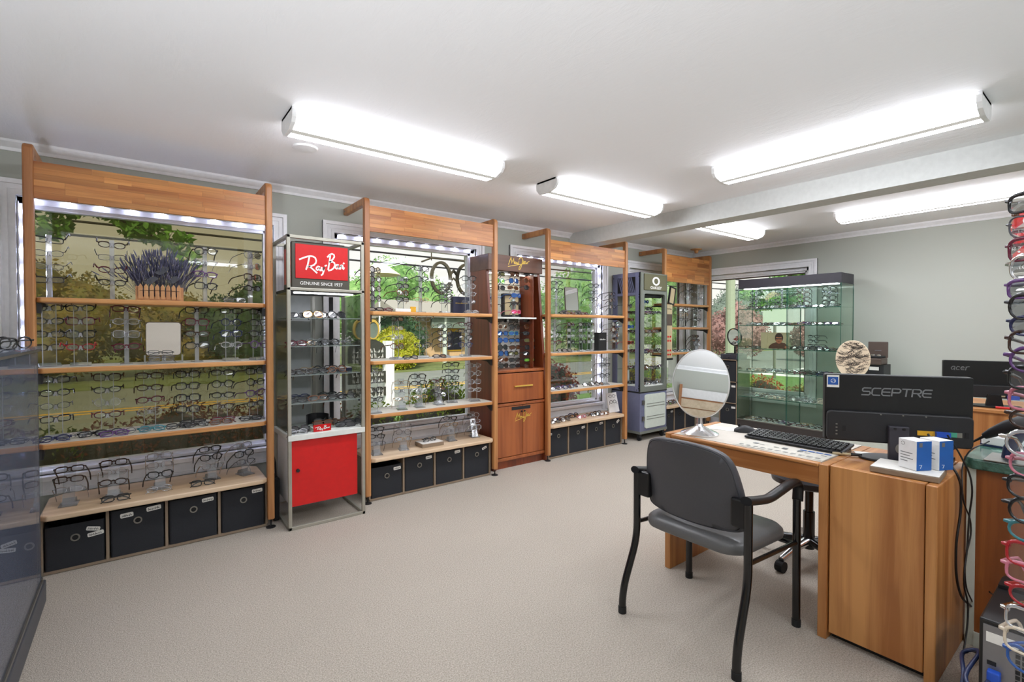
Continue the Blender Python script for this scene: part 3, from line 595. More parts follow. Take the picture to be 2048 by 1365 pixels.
unit('corner unit', 'oak shelf unit in the room corner behind the grey display tower', 5.145, 6.205, 3.60, 2.315, (1.91, 2.243), [(1.638, 3.84), (1.338, 3.85), (1.018, 3.86)], .348, 4, 4, (5.19, 6.16))
# bins in the cubbies
HAND = {}
def scribble(b, P, w, h, seed):
    rn = random.Random(seed); st = []; u = -w / 2
    while u < w / 2 - h * .3:
        k = h * rn.uniform(.35, .6); st.append([(u, -h * .3), (u + k * .25, h * rn.uniform(.0, .5)), (u + k * .5, -h * .25), (u + k * .8, h * rn.uniform(-.1, .2)), (u + k, -h * .28)]); u += k * 1.05
    return b.ribbon(st, h * .13, P, .0004)
def bin_(u, k, label, lift=0.0, tags=(), hole_dx=0, dz=0):
    U = UNITS[u]; w = U['w'] - .024; x0 = U['f0'] + k * U['w'] + .012; y0 = U['y0'] + .004; z0 = .019; z1 = U['zt'] - .008 - dz
    cx, yf = x0 + w / 2, y0
    t = thing('storage_bin', label, 'storage bin', (cx, y0 + .14, z0), group='black fabric bins')
    b = B(); ring_prism(b, rrect(w, .29, .012, 3, cx, y0 + .145), rrect(w - .012, .278, .008, 3, cx, y0 + .145), 'z', z0, z1); b.box((x0 + .003, y0 + .003, z0), (x0 + w - .003, y0 + .287, z0 + .006))
    ob('body', b, M['bin'], t)
    zc = z1 - .075; rg = B(); ring_prism(rg, ellipse(.0205, .0205, 24, cx + hole_dx, zc), ellipse(.0135, .0135, 24, cx + hole_dx, zc), 'y', yf - .004, yf + .001)
    ob('eyelet', rg, M['steel'], t); ob('eyelet_hole', B().prism(ellipse(.0135, .0135, 24, cx + hole_dx, zc), 'y', yf - .0008, yf), M['rubber'], t)
    for i, (dx, dzz, lw, lh, rot) in enumerate(tags):
        ca, sa = math.cos(rot), math.sin(rot); px, pz = cx + dx, z1 + dzz
        P = lambda u_, v, h, px=px, pz=pz, ca=ca, sa=sa: Vector((px + u_ * ca - v * sa, yf - .0012 - h, pz + u_ * sa + v * ca))
        q = B(); R_ = rrect(lw, lh, lh * .25, 3); n = len(R_)
        q.add([P(*p, 0) for p in R_] + [P(*p, -.0012) for p in R_], [tuple(range(n))] + [(j, n + j, n + (j + 1) % n, (j + 1) % n) for j in range(n)])
        tg = ob('paper_tag', q, M['paper'], t); ob('handwriting', scribble(B(), P, lw * .75, lh * .8, u * 31 + k * 7 + i), M['ink'], tg)
bin_(0, 0, 'black fabric bin pulled low with two overlapping paper tags', tags=((.075, -.045, .06, .022, -.25), (.085, -.075, .07, .022, .12)), dz=.03)
bin_(0, 1, 'black fabric bin tagged on both sides of its eyelet', tags=((-.05, -.035, .06, .026, .06), (.075, -.022, .07, .026, .08)))
bin_(0, 2, 'black fabric bin third along under the lavender unit', tags=((.075, -.03, .062, .024, .06),))
bin_(0, 3, 'black fabric bin beside the post under the lavender unit', tags=((.08, -.03, .062, .024, .04),))
bin_(1, 0, 'black fabric bin sitting low beside the red cabinet', tags=((.085, -.03, .06, .024, .04),), dz=.035)
bin_(1, 1, 'second black bin from the red cabinet, tag by its corner', tags=((.085, -.025, .055, .024, .06),))
bin_(1, 2, 'third black bin from the red cabinet', tags=((.08, -.02, .055, .024, .06),))
bin_(1, 3, 'black fabric bin beside the mahogany cabinet with torn paper tag', tags=((.08, -.03, .05, .02, .35),))
bin_(2, 0, 'black bin hard against the mahogany cabinet under the next unit', tags=((-.11, -.045, .04, .02, .0),))
bin_(2, 1, 'second black bin along from the mahogany cabinet', tags=((.08, -.03, .05, .024, .1),))
bin_(2, 2, 'third black bin along from the mahogany cabinet', tags=((.08, -.02, .05, .024, .1),))
bin_(2, 3, 'black bin with crumpled tag beside the grey tower', tags=((.08, -.03, .05, .026, .6),))
for k, s in enumerate(['black bin half hidden behind the grey tower door', 'black bin behind the oval desk mirror', 'black bin under the corner unit beside the mirror stem', 'last black bin under the corner unit']):
    bin_(3, k, s, tags=((.07, -.03, .05, .022, .05),) if k == 0 else ())
# ================================================================ red display tower
fx0, fx1, fy0, fy1 = .763, 1.273, 3.37, 3.80; s = .022; HT = 1.932
t = thing('display_tower', 'steel framed glass display tower with red sign and red cabinet door', 'display case', ((fx0 + fx1) / 2, 3.55, 0))
b = B()
for x in (fx0, fx1 - s): b.box((x, fy0, 0), (x + s, fy0 + s, HT)).box((x, fy0, 0), (x + s, fy1, s)).box((x, fy0, HT - s), (x + s, fy1, HT)).box((x, fy1 - s, 0), (x + s, fy1, HT))
b.box((fx0, fy0, 0), (fx1, fy0 + s, s)).box((fx0, fy0, HT - s), (fx1, fy0 + s, HT)).box((fx0, fy0, 1.57), (fx1, fy0 + s, 1.59)).box((fx0, fy1 - s, HT - s), (fx1, fy1, HT))
ob('frame', b, M['frame_grey'], t, bev=.003)
ob('sign_shelf', B().box((fx0 + s, fy0 + s, 1.565), (fx1 - s, fy1, 1.585)), M['satin'], t)
ob('fill_strip', B().box((fx0 + .06, fy0 + .06, 1.557), (fx1 - .06, fy0 + .09, 1.564)), emit('tower_fill', (244, 248, 255), 9.0), t)  # added glow strip that lifts the dark tower interior
ob('back_panel', B().box((fx0 + s, fy1 - .008, .62), (1.02, fy1 - .002, 1.56)), plain('grey_back', (204, 206, 208), .5), t)
ob('back_post', B().box((1.155, fy1 - .03, .62), (1.18, fy1 - .008, 1.56)), M['satin'], t)
ob('shelf_rail', B().box((1.03, fy1 - .02, .62), (1.05, fy1 - .01, 1.56)), M['steel'], t)
RBZ = [1.392, 1.204, 1.012, .824]
for z in RBZ:
    sh = ob('glass_shelf', B().box((fx0 + s + .002, fy0 + .02, z - .005), (fx1 - s - .002, fy1 - .035, z)), M['shelfglass'], t)
    for x in (fx0 + s, fx1 - s - .012): ob('shelf_clip', B().box((x, fy0 + .03, z - .016), (x + .012, fy0 + .044, z - .006)), M['satin'], sh)
ob('side_glass', B().box((fx0 + .008, fy0 + s, .63), (fx0 + .012, fy1 - s, 1.56)), M['glass'], t); ob('side_glass', B().box((fx1 - .012, fy0 + s, .63), (fx1 - .008, fy1 - s, 1.56)), M['glass'], t)
ob('deck', B().box((fx0, fy0 - .002, .585), (fx1, fy1, .622)), M['pad'], t, bev=.003)
cab = ob('cabinet_body', B().box((.785, fy0 + .045, .15), (1.225, fy1, .585)), M['white'], t)
dr = ob('door', B().box((.783, fy0 + .02, .148), (1.223, fy0 + .043, .583)), M['red'], t, bev=.002)
ob('lock', B().cyl((.825, fy0 + .02, .385), (.825, fy0 + .006, .385), .011, n=16), M['satin'], dr)
# illuminated sign box
sb = thing('sign_box', 'red lettered sign box on top of the steel display tower', 'sign', (.985, 3.44, 1.586))
ob('surround', B().box((.80, 3.402, 1.587), (1.18, 3.62, 1.895)), M['signgrey'], sb, bev=.004)
fc = ob('red_face', B().box((.822, 3.396, 1.655), (1.165, 3.403, 1.880)), M['redsign'], sb)
RAY = [[(230,534),(245,526),(262,519),(282,510),(305,505),(325,506),(340,515),(347,533),(344,550),(330,566),(308,576),(288,580)],[(297,514),(292,540),(286,568),(275,600)],[(296,578),(312,588),(330,603),(350,620)],
 [(370,577),(360,573),(349,582),(347,593),(354,601),(364,596),(370,580),(369,594),(376,602)],[(385,579),(383,594),(389,602),(397,597),(403,580)],[(403,580),(400,605),(392,628),(384,634)],[(411,566),(420,563)],
 [(449,486),(444,530),(437,570),(433,590)],[(430,500),(445,483),(462,475),(476,480),(480,494),(470,512),(446,536)],[(446,536),(466,532),(480,540),(484,556),(474,578),(456,592),(437,598)],
 [(510,554),(498,551),(488,562),(488,576),(496,582),(506,574),(512,554),(510,572),(516,580)],[(524,580),(529,554)],[(528,562),(538,551),(544,556),(542,576),(548,582),(553,570)],[(549,540),(552,536)]]
P = lambda u, v, h: Vector((.822 + (u - 202) / 380 * .343, 3.3955 - h, 1.880 - (v - 425) / 238 * .225))
ob('lettering', B().ribbon(RAY, 11, P, .002), M['wht'], fc)
text('lettering', 'GENUINE SINCE 1937', .030, M['wht'], sb, face_m((.99, 3.4012, 1.622), (1, 0, 0), (0, 0, 1)), sx=.98)
ob('side_print', B().box((.7985, 3.43, 1.62), (.8, 3.60, 1.86)), M['redsign'], sb)
ob('top_light', B().box((.83, 3.42, 1.8955), (1.15, 3.60, 1.901)), M['satin'], sb)
bag = thing('shopping_bag', 'dark bag hanging beside the red cabinet', 'bag', (.70, 3.70, .004))
ob('body', B().prism([(3.60, .004), (3.80, .004), (3.815, .30), (3.585, .30)], 'x', .722, .758), M['rubber'], bag, bev=.01)
ob('strap', B().tube([(.74, 3.62, .29), (.74, 3.64, .40), (.74, 3.70, .44), (.74, 3.76, .40), (.74, 3.78, .29)], .006, 6), M['rubber'], bag)
# small counter display with red front on the deck
dc = thing('counter_display', 'black curved glasses tray with red script front on the tower deck', 'display tray', (.99, 3.46, .6225))
ob('tray', B().box((.93, 3.41, .623), (1.045, 3.60, .645)), M['panel'], dc)
ob('front_panel', B().box((.93, 3.398, .623), (1.045, 3.41, .668)), M['redsign'], dc)
b = B(); n = 12
for i in range(n + 1):
    a = PI * i / n; b.v += [(.9875 - .075 * math.cos(a), 3.50 + .10 * math.sin(a), .645), (.9875 - .075 * math.cos(a), 3.50 + .10 * math.sin(a), .72)]
b.f = [(2*i, 2*i+1, 2*i+3, 2*i+2) for i in range(n)]; k_ = ob('hood', b, M['satin'], dc); m_ = k_.modifiers.new('thickness', 'SOLIDIFY'); m_.thickness = .006
P2 = lambda u, v, h: Vector((.940 + (u - 230) / 330 * .095, 3.3975 - h, .662 - (v - 470) / 170 * .034))
ob('lettering', B().ribbon(RAY, 14, P2, .001), M['wht'], dc)
# ================================================================ mahogany cabinet
mx0, mx1, my = 2.585, 3.246, 3.648
t = thing('display_cabinet', 'tall mahogany cabinet with script lettering and rows of sunglasses', 'display cabinet', ((mx0 + mx1) / 2, 3.78, 0))
def side(x, xin, w):      # side panel whose front edge leans back towards the top
    return B().prism([(my - .012, 0), (my + .40, 0), (my + .38, 2.0), (my + .12, 2.0), (my - .012, .62)], 'x', x, x + w)
ob('side_panel', side(mx0, 0, .03), M['mahog'], t, bev=.003); ob('side_panel', side(mx1 - .03, 0, .03), M['mahog'], t, bev=.003)
ob('back_panel', B().box((mx0 + .03, my + .375, .1), (mx1 - .03, my + .385, 2.0)), M['mahog'], t)
hd = ob('header', B().box((mx0 - .002, my + .07, 1.872), (mx1 + .002, my + .385, 2.022)), M['mahog_h'], t, bev=.004)
MAUI = [[(408,868),(418,838),(428,806),(440,768),(446,810),(448,850),(462,815),(478,783),(477,815),(481,848)],[(503,827),(491,827),(484,840),(488,850),(498,848),(504,830),(505,848)],[(513,828),(512,846),(522,850),(529,830),(529,849)],[(540,829),(539,849)],[(541,815),(543,812)],
 [(404,893),(440,883),(480,873),(520,861),(560,850),(610,842),(662,834)],[(543,792),(556,772),(574,764),(590,774),(590,810),(582,850),(568,895),(552,922),(541,918),(548,886),(575,848),(592,838)],[(601,808),(598,836)],[(602,796),(604,793)],[(608,836),(613,808)],[(612,815),(621,806),(623,815),(620,834)],[(622,815),(632,805),(637,812),(634,832),(650,826),(664,812),(682,801)]]
Pm = lambda u, v, h: Vector((2.94 + (u - 540) / 640 * .60, my + .0695 - h, 1.955 - (v - 842) / 260 * .20))
ob('lettering', B().ribbon(MAUI, 7, Pm, .003), M['gold'], hd)
ob('fill_strip', B().box((mx0 + .06, my + .12, 1.846), (mx1 - .17, my + .15, 1.85)), emit('niche_fill', (255, 246, 230), 9.0), t); ob('light_shelf', B().box((mx0 + .03, my + .11, 1.85), (mx1 - .03, my + .37, 1.872)), M['white'], t)  # strip under the header is an added glow to brighten the peg board
ob('shelf', B().box((mx0 + .03, my - .005, .905), (mx1 - .03, my + .37, .93)), M['mahog_l'], t, bev=.004)
ob('peg_board', B().box((mx0 + .03, my + .25, .93), (mx1 - .15, my + .262, 1.85)), M['pad'], t)
ob('inner_side', B().box((mx1 - .15, my + .04, .93), (mx1 - .14, my + .26, 1.85)), M['mahog'], t)
ob('mirror_panel', B().box((mx0 + .05, my + .244, 1.44), (mx1 - .16, my + .249, 1.67)), M['mirror'], t)
pf = B(); ring_prism(pf, rrect(.22, .235, .004, 1, 2.98, 1.555), rrect(.18, .195, .003, 1, 2.98, 1.555), 'y', my + .225, my + .243); fr_ = ob('print_frame', pf, M['satin'], t)
ob('print', B().box((2.89, my + .236, 1.457), (3.07, my + .242, 1.653)), M['beige'], fr_); ob('print_leaf', B().prism(ellipse(.04, .06, 14, 3.0, 1.56), 'y', my + .2345, my + .236), LF['grey'], fr_)
for z in [1.795, 1.735, 1.68]: ob('peg_rail', B().box((mx0 + .04, my + .235, z - .035), (mx1 - .155, my + .25, z - .03)), M['glass'], t)
dw = ob('drawer', B().box((mx0 + .045, my - .004, .625), (mx1 - .045, my + .3, .895)), M['mahog_l'], t, bev=.003); ob('handle', B().box((2.83, my - .02, .765), (3.05, my - .004, .777)), M['gold'], dw)
ob('rail', B().box((mx0 + .03, my - .008, .590), (mx1 - .03, my + .3, .615)), M['mahog_l'], t, bev=.003)
for (a_, c_) in ((mx0 + .04, 2.936), (2.940, mx1 - .04)):
    ob('door', B().box((a_, my - .002, .11), (c_, my + .02, .585)), M['mahog_l'], t, bev=.002)
ob('keyhole_plate', B().box((2.80, my - .004, .545), (3.03, my + .0, .575)), M['satin'], t)
Pd = lambda u, v, h: Vector((2.94 + (u - 540) / 640 * .46, my - .0025 - h, .47 - (v - 842) / 260 * .16))
ob('lettering', B().ribbon(MAUI, 7, Pd, .003), M['gold'], t)
ob('door_pull', B().cyl((2.92, my - .012, .525), (2.92, my, .525), .008, n=12), M['satin'], t); ob('door_pull', B().cyl((2.956, my - .012, .525), (2.956, my, .525), .008, n=12), M['satin'], t)
ob('base_rail', B().box((mx0 + .03, my - .008, .075), (mx1 - .03, my + .3, .105)), M['mahog_l'], t, bev=.003); ob('plinth', B().box((mx0 + .03, my + .02, 0), (mx1 - .03, my + .3, .075)), M['mahog'], t)
# ================================================================ grey wheeled tower
ox0, ox1, oy0, oy1 = 4.622, 5.14, 3.565, 3.985
t = thing('display_tower', 'grey metal display tower on castors with oval emblem sign', 'display case', ((ox0 + ox1) / 2, 3.77, 0))
p_ = .075
def side_wall(x, w, mat):
    z = [.575, .64, 1.66, 1.985]; b = B()
    b.box((x, oy0, .58), (x + w, oy0 + p_, 1.98)).box((x, oy1 - p_, .58), (x + w, oy1, 1.98)).box((x, oy0 + p_, .58), (x + w, oy1 - p_, .64)).box((x, oy0 + p_, 1.71), (x + w, oy1 - p_, 1.745)).box((x, oy0 + p_, 1.93), (x + w, oy1 - p_, 1.98))
    sp_ = ob('side_frame', b, mat, t, bev=.003)
    for k in range(11):
        y = oy0 + p_ - .02 + k * .024
        pts = [(y, 1.745), (y + .012, 1.745), (y + .070, 1.93), (y + .058, 1.93)]
        if k < 1 or y + .070 > oy1 - p_ + .001: continue
        ob('louver', B().prism(pts, 'x', x + .001, x + w - .003), mat, sp_)
    ob('louver_backing', B().box((x + w - .004, oy0 + p_, 1.745), (x + w - .001, oy1 - p_, 1.93)), M['rubber'], sp_)
    sc = B()
    for (y, z_) in [(oy0 + .02, 1.93), (oy0 + .02, 1.72), (oy0 + .02, 1.69), (oy1 - .02, 1.93), (oy1 - .02, 1.72), (oy0 + .02, .65), (oy0 + .02, .62), (oy0 + .05, .6)]: sc.cyl((x - .003, y, z_), (x + .001, y, z_), .007, n=8)
    ob('screw', sc, M['satin'], sp_)
side_wall(ox0, .012, M['oakside_lit']); side_wall(ox1 - .012, .012, M['oakley'])
fr = B(); ring_prism(fr, rrect(ox1 - ox0, 1.405, .006, 4, (ox0 + ox1) / 2, 1.2775), rrect(.40, 1.10, .03, 4, (ox0 + ox1) / 2 + .015, 1.185), 'y', oy0, oy0 + .02)
ob('front_frame', fr, M['oakley'], t)
sg = ob('sign_panel', B().box((ox0 + .06, oy0 - .012, 1.775), (ox1 - .03, oy0, 1.965)), M['olive'], t, bev=.004)
cx = (ox0 + ox1) / 2 + .02
lg = B(); ring_prism(lg, ellipse(.072, .052, 32, cx, 1.885), ellipse(.040, .033, 32, cx, 1.885), 'y', oy0 - .014, oy0 - .011); ob('emblem', lg, M['wht'], sg)
text('lettering', 'OAKLEY', .046, M['wht'], t, face_m((cx, oy0 - .013, 1.805), (1, 0, 0), (0, 0, 1)), sx=1.25, bold=.001)
OKZ = [1.50, 1.27, 1.03, .83, .645]
for z in OKZ[:-1]: ob('glass_shelf', B().box((ox0 + .014, oy0 + .022, z - .006), (ox1 - .014, oy1 - .02, z)), M['green'], t)
ob('deck', B().box((ox0 + .012, oy0 + .02, .60), (ox1 - .012, oy1, .645)), M['pad'], t)
ob('top', B().box((ox0 + .012, oy0 + .02, 1.73), (ox1 - .012, oy1, 1.978)), M['oakley'], t)
ob('inner_lamp', B().cyl((ox0 + .10, oy0 + .06, 1.71), (ox1 - .06, oy0 + .06, 1.71), .02, n=12), M['satin'], t)
ob('seam', B().box((ox0 - .002, oy0 - .002, .565), (ox1 + .002, oy1, .578)), M['rubber'], t)
ob('base_cabinet', B().box((ox0, oy0, .11), (ox1, oy1, .565)), M['oakside_lit'], t, bev=.006)
bd = ob('door', B().prism(rrect(.40, .40, .03, 4, cx, .345), 'y', oy0 - .014, oy0 + .001), M['panel'], t, bev=.003)
for z in (.43, .40, .28, .25): ob('groove', B().box((cx - .17, oy0 - .017, z), (cx + .17, oy0 - .0135, z + .006)), M['oakley'], bd)
for z in (.43, .24): ob('hinge', B().box((ox0 + .035, oy0 - .018, z), (ox0 + .065, oy0, z + .05)), M['steel'], bd)
ob('base_tray', B().box((ox0 - .004, oy0 - .004, .085), (ox1 + .004, oy1, .115)), M['oakley'], t)
for (x, y) in ((ox0 + .04, oy0 + .04), (ox1 - .04, oy0 + .04), (ox0 + .04, oy1 - .05), (ox1 - .04, oy1 - .05)):
    cs_ = ob('castor', B().box((x - .02, y - .02, .045), (x + .02, y + .02, .087)), M['satin'], t); ob('wheel', B().cyl((x - .012, y, .029), (x + .012, y, .029), .029, n=18), M['rubber'], cs_)
# poster strip and small frame on the tower's far side
t = thing('poster_strip', 'narrow price poster strip beside the grey tower', 'poster', (5.20, oy0 + .01, .93))
ob('holder', B().box((5.15, oy0 + .012, .93), (5.285, oy0 + .03, .955)), M['satin'], t)
ob('sheet', B().box((5.155, oy0 + .018, .955), (5.275, oy0 + .023, 1.62)), M['beige'], t)
b = B()
for k, z in enumerate((1.22, 1.17, 1.05, 1.00)):
    for j in range(2): b.prism(ellipse(.016, .013, 10, 5.19 + j * .045, z), 'y', oy0 + .0165, oy0 + .018)
ob('printed_lens', b, M['redsign'], t); ob('print_block', B().box((5.16, oy0 + .0165, 1.36), (5.27, oy0 + .018, 1.5)), M['brown'], t)
text('lettering', 'The Styles', .022, M['ink'], t, face_m((5.215, oy0 + .0165, 1.565), (1, 0, 0), (0, 0, 1)))
t = thing('picture_frame', 'small tilted black picture frame above the poster strip', 'picture', (5.30, oy0 + .02, 1.62)); Mt = Matrix.Translation((5.275, oy0 + .025, 1.73)) @ Matrix.Rotation(math.radians(12), 4, 'Y')
q = B(); ring_prism(q, rrect(.12, .22, .004, 1), rrect(.09, .19, .003, 1), 'y', -.01, .01); ob('frame', q.tf(Mt), M['satin'], t); ob('print', B().box((-.045, -.004, -.095), (.045, .002, .095)).tf(Mt), M['beige'], t)
# ================================================================ glass cabinet by the far wall
gx0, gx1, gy0, gy1 = 5.85, 6.21, 1.94, 3.045
t = thing('glass_cabinet', 'large glass display cabinet with charcoal hood in front of the far window', 'display cabinet', (6.03, 2.49, 0))
ob('hood', B().box((gx0, gy0, 1.806), (gx1, gy1, 1.915)), M['hood'], t, bev=.003)
ob('hood_light', B().box((gx0 + .04, gy0 + .05, 1.798), (gx0 + .10, gy1 - .05, 1.806)), emit('cabinet_lamp', (235, 245, 250), 11.0), t)
ob('base', B().box((gx0, gy0, 0), (gx1, gy1, .205)), M['plinth'], t, bev=.003); ob('base_trim', B().box((gx0 - .004, gy0, .205), (gx0 + .008, gy1, .215)), M['steel'], t)
for (a_, c_) in ((gy0 + .03, 2.45), (2.50, gy1 - .06)): ob('display_pad', B().box((gx0 + .03, a_, .206), (gx1 - .05, c_, .214)), M['pad'], t)
for (a_, c_) in ((gy0, 2.472), (2.478, gy1)):
    d_ = ob('glass_door', B().box((gx0, a_, .206), (gx0 + .005, c_, 1.806)), M['green'], t)
    ob('door_edge', B().box((gx0 - .0005, a_, .206), (gx0 + .0055, a_ + .004, 1.806)).box((gx0 - .0005, c_ - .004, .206), (gx0 + .0055, c_, 1.806)), M['edge'], d_)
for y in (gy0, gy1 - .005):
    d_ = ob('side_glass', B().box((gx0 + .006, y, .206), (gx1, y + .005, 1.806)), M['green'], t); ob('glass_edge', B().box((gx1 - .004, y - .001, .206), (gx1, y + .006, 1.806)), M['edge'], d_)
d_ = ob('divider', B().box((gx0 + .006, 2.4715, .206), (gx1, 2.4775, 1.806)), M['green'], t); ob('glass_edge', B().box((gx1 - .006, 2.470, .206), (gx1, 2.479, 1.806)), M['edge'], d_)
ob('back_glass', B().box((gx1 - .004, gy0, .206), (gx1, gy1, 1.806)), M['green'], t)
GCZ = [1.558, 1.362, 1.081, .806, .494]
for z in GCZ:
    for (a_, c_) in ((gy0 + .006, 2.470), (2.479, gy1 - .006)):
        d_ = ob('glass_shelf', B().box((gx0 + .02, a_, z - .007), (gx1 - .006, c_, z)), M['green'], t); ob('shelf_edge', B().box((gx0 + .018, a_, z - .007), (gx0 + .0205, c_, z)), M['edge'], d_)
# portrait card of a person in glasses, standing on the third shelf
t = thing('portrait_card', 'printed portrait of a dark haired person wearing glasses in cabinet', 'photo card', (5.98, 2.60, 1.082))
ob('card', B().box((5.975, 2.50, 1.083), (5.981, 2.745, 1.275)), M['beige'], t); ob('side_flap', B().box((5.965, 2.745, 1.083), (5.99, 2.82, 1.275)), M['beige'], t)
X = 5.9745
def flat_(name, pts, mat, k): ob(name, B().prism(pts, 'x', X - .0008 * k - .0007, X - .0008 * k), mat, t)
flat_('shoulders', [(2.735, 1.083), (2.50, 1.083), (2.505, 1.115), (2.55, 1.15), (2.59, 1.16), (2.65, 1.16), (2.70, 1.14), (2.73, 1.11)], M['shirt'], 1)
flat_('hair', ellipse(.047, .058, 24, 2.615, 1.212), M['hair'], 2); flat_('face', ellipse(.036, .048, 24, 2.615, 1.192), M['skin'], 3); flat_('fringe', ellipse(.038, .016, 16, 2.615, 1.236), M['hair'], 4)
flat_('eyewear', [(2.580, 1.207), (2.650, 1.207), (2.650, 1.194), (2.622, 1.194), (2.615, 1.201), (2.608, 1.194), (2.580, 1.194)], M['ink'], 5); flat_('hand', ellipse(.022, .014, 14, 2.53, 1.105), M['skin'], 3)
flat_('mouth', ellipse(.012, .0035, 12, 2.615, 1.168), M['shirt'], 5)
# bin tower beside it, cash box and round mirror on top
t = thing('bin_tower', 'narrow tower of three cubbies between the glass cabinet and corner', 'shelf', (6.02, 3.165, 0)); ty0, ty1 = 3.052, 3.285
b = B().box((5.85, ty0, 0), (6.17, ty0 + .012, .935)).box((5.85, ty1 - .012, 0), (6.17, ty1, .935)).box((6.16, ty0, 0), (6.17, ty1, .935))
for z in (.10, .385, .65, .923): b.box((5.85, ty0, z), (6.17, ty1, z + .012))
ob('frame', b, M['cubby'], t)
for k, (z0, z1) in enumerate(((.113, .375), (.398, .64), (.663, .912))):
    u = thing('storage_bin', ['bottom', 'middle', 'top'][k] + ' black bin of the narrow tower by the glass cabinet', 'storage bin', (6.0, 3.168, z0), group='black fabric bins')
    ob('body', B().box((5.856, ty0 + .016, z0), (6.15, ty1 - .016, z1)), M['bin'], u, bev=.004)
    q = B(); ring_prism(q, ellipse(.022, .022, 20, 3.175, z1 - .07), ellipse(.014, .014, 20, 3.175, z1 - .07), 'x', 5.852, 5.857); ob('eyelet', q, M['steel'], u); ob('eyelet_hole', B().prism(ellipse(.014, .014, 20, 3.175, z1 - .07), 'x', 5.8548, 5.857), M['rubber'], u)
    if k < 2: ob('paper_tag', B().box((5.8545, 3.075, z1 - .05), (5.857, 3.125, z1 - .025)), M['paper'], u)
t = thing('cash_box', 'small charcoal drawer box on top of the narrow bin tower', 'box', (5.98, 3.17, .936)); ob('body', B().box((5.86, ty0 + .012, .936), (6.12, ty1 - .012, 1.0)), M['case_grey'], t, bev=.004); dq = ob('drawer', B().box((5.853, ty0 + .02, .945), (5.861, ty1 - .05, .99)), M['hood'], t); ob('knob', B().cyl((5.845, 3.16, .955), (5.853, 3.16, .955), .008, n=10), M['rubber'], dq)
t = thing('table_mirror', 'small round vanity mirror on the narrow bin tower', 'mirror', (5.98, 3.15, 1.001))
Mm = Matrix.Translation((5.97, 3.15, 1.215)) @ Matrix.Rotation(-.35, 4, 'Z') @ Matrix.Rotation(-.12, 4, 'Y')
ob('stand', B().box((5.90, 3.075, 1.001), (6.05, 3.225, 1.010)).cyl((5.98, 3.15, 1.01), (5.98, 3.15, 1.10), .011, n=12), M['satin'], t)
q = B(); ring_prism(q, ellipse(.118, .112, 36), ellipse(.108, .102, 36), 'x', -.012, .008); ob('rim', q.tf(Mm), M['satin'], t); ob('glass', B().prism(ellipse(.109, .103, 36), 'x', -.006, .004).tf(Mm), M['mirror'], t)
# low display counter by the far wall, egg board, watch case
t = thing('low_counter', 'low pale display counter against the far wall', 'counter', (5.9, 1.5, 0))
ob('body', B().box((5.55, 1.35, 0), (6.3, 1.90, .80)), M['panel'], t); ob('top', B().box((5.53, 1.33, .80), (6.32, 1.92, .825)), M['concrete'], t, bev=.003)
t = thing('egg_board', 'cream egg-shaped board printed with dark spectacles on the low counter', 'display board', (5.62, 1.755, .826))
def egg_pts(sx=1, n=40):
    return [(1.755 + .148 * sx * math.cos(2*PI*i/n), 1.02 + (.185 if math.sin(2*PI*i/n) > 0 else .194) * sx * math.sin(2*PI*i/n)) for i in range(n)]
ob('board', B().prism(egg_pts(), 'x', 5.60, 5.62), M['egg'], t, bev=.004)
b = B(); rn = random.Random(5)
for k in range(130):
    a = rn.uniform(0, 2 * PI); r = math.sqrt(rn.random()) * .93; y = 1.755 + .134 * r * math.cos(a); z = 1.02 + .175 * r * math.sin(a); w = rn.uniform(-.7, .7); s_ = rn.uniform(.7, 1.1)
    st = []
    for c_ in (-1, 1): st.append([(c_ * .011 + .009 * math.cos(2*PI*i/8), .006 * math.sin(2*PI*i/8)) for i in range(9)])
    st += [[(-.003, .001), (.003, .001)], [(.020, .002), (.034, .008)], [(-.020, .002), (-.03, .007)]]
    Pq = lambda u, v, h, y=y, z=z, w=w, s_=s_: Vector((5.5995 - h, y - s_ * (u * math.cos(w) - v * math.sin(w)), z + s_ * (u * math.sin(w) + v * math.cos(w))))
    b.ribbon(st, .0026, Pq, .0004)
ob('spectacle_print', b, M['ink'], t, kind='stuff'); ob('easel', B().box((5.62, 1.69, .826), (5.68, 1.82, .92)), M['panel'], t)
t = thing('watch_case', 'open brown presentation case with silver frames beside the egg board', 'case', (6.0, 1.67, .886))
ob('riser', B().box((5.9, 1.58, .826), (6.12, 1.75, .955)), M['satin'], t); ob('riser_card', B().box((5.897, 1.62, .90), (5.9, 1.70, .935)), M['paper'], t)
ob('tray', B().box((5.88, 1.595, .956), (6.08, 1.75, 1.02)), M['brown'], t, bev=.008); ob('cushion', B().box((5.89, 1.605, 1.02), (6.06, 1.74, 1.045)), M['rubber'], t, bev=.01)
lid = ob('lid', B().box((6.08, 1.595, 1.02), (6.10, 1.765, 1.185)), M['brown'], t, bev=.006); ob('lettering', B().box((6.077, 1.65, 1.09), (6.08, 1.705, 1.098)), M['pcgrey'], lid)
for k in range(3): ob('watch', B().lathe([(.018, 0), (.018, .012), (.012, .016)], (5.93 + .0 * k, 1.63 + k * .045, 1.043), 14), M['chrome'], t)
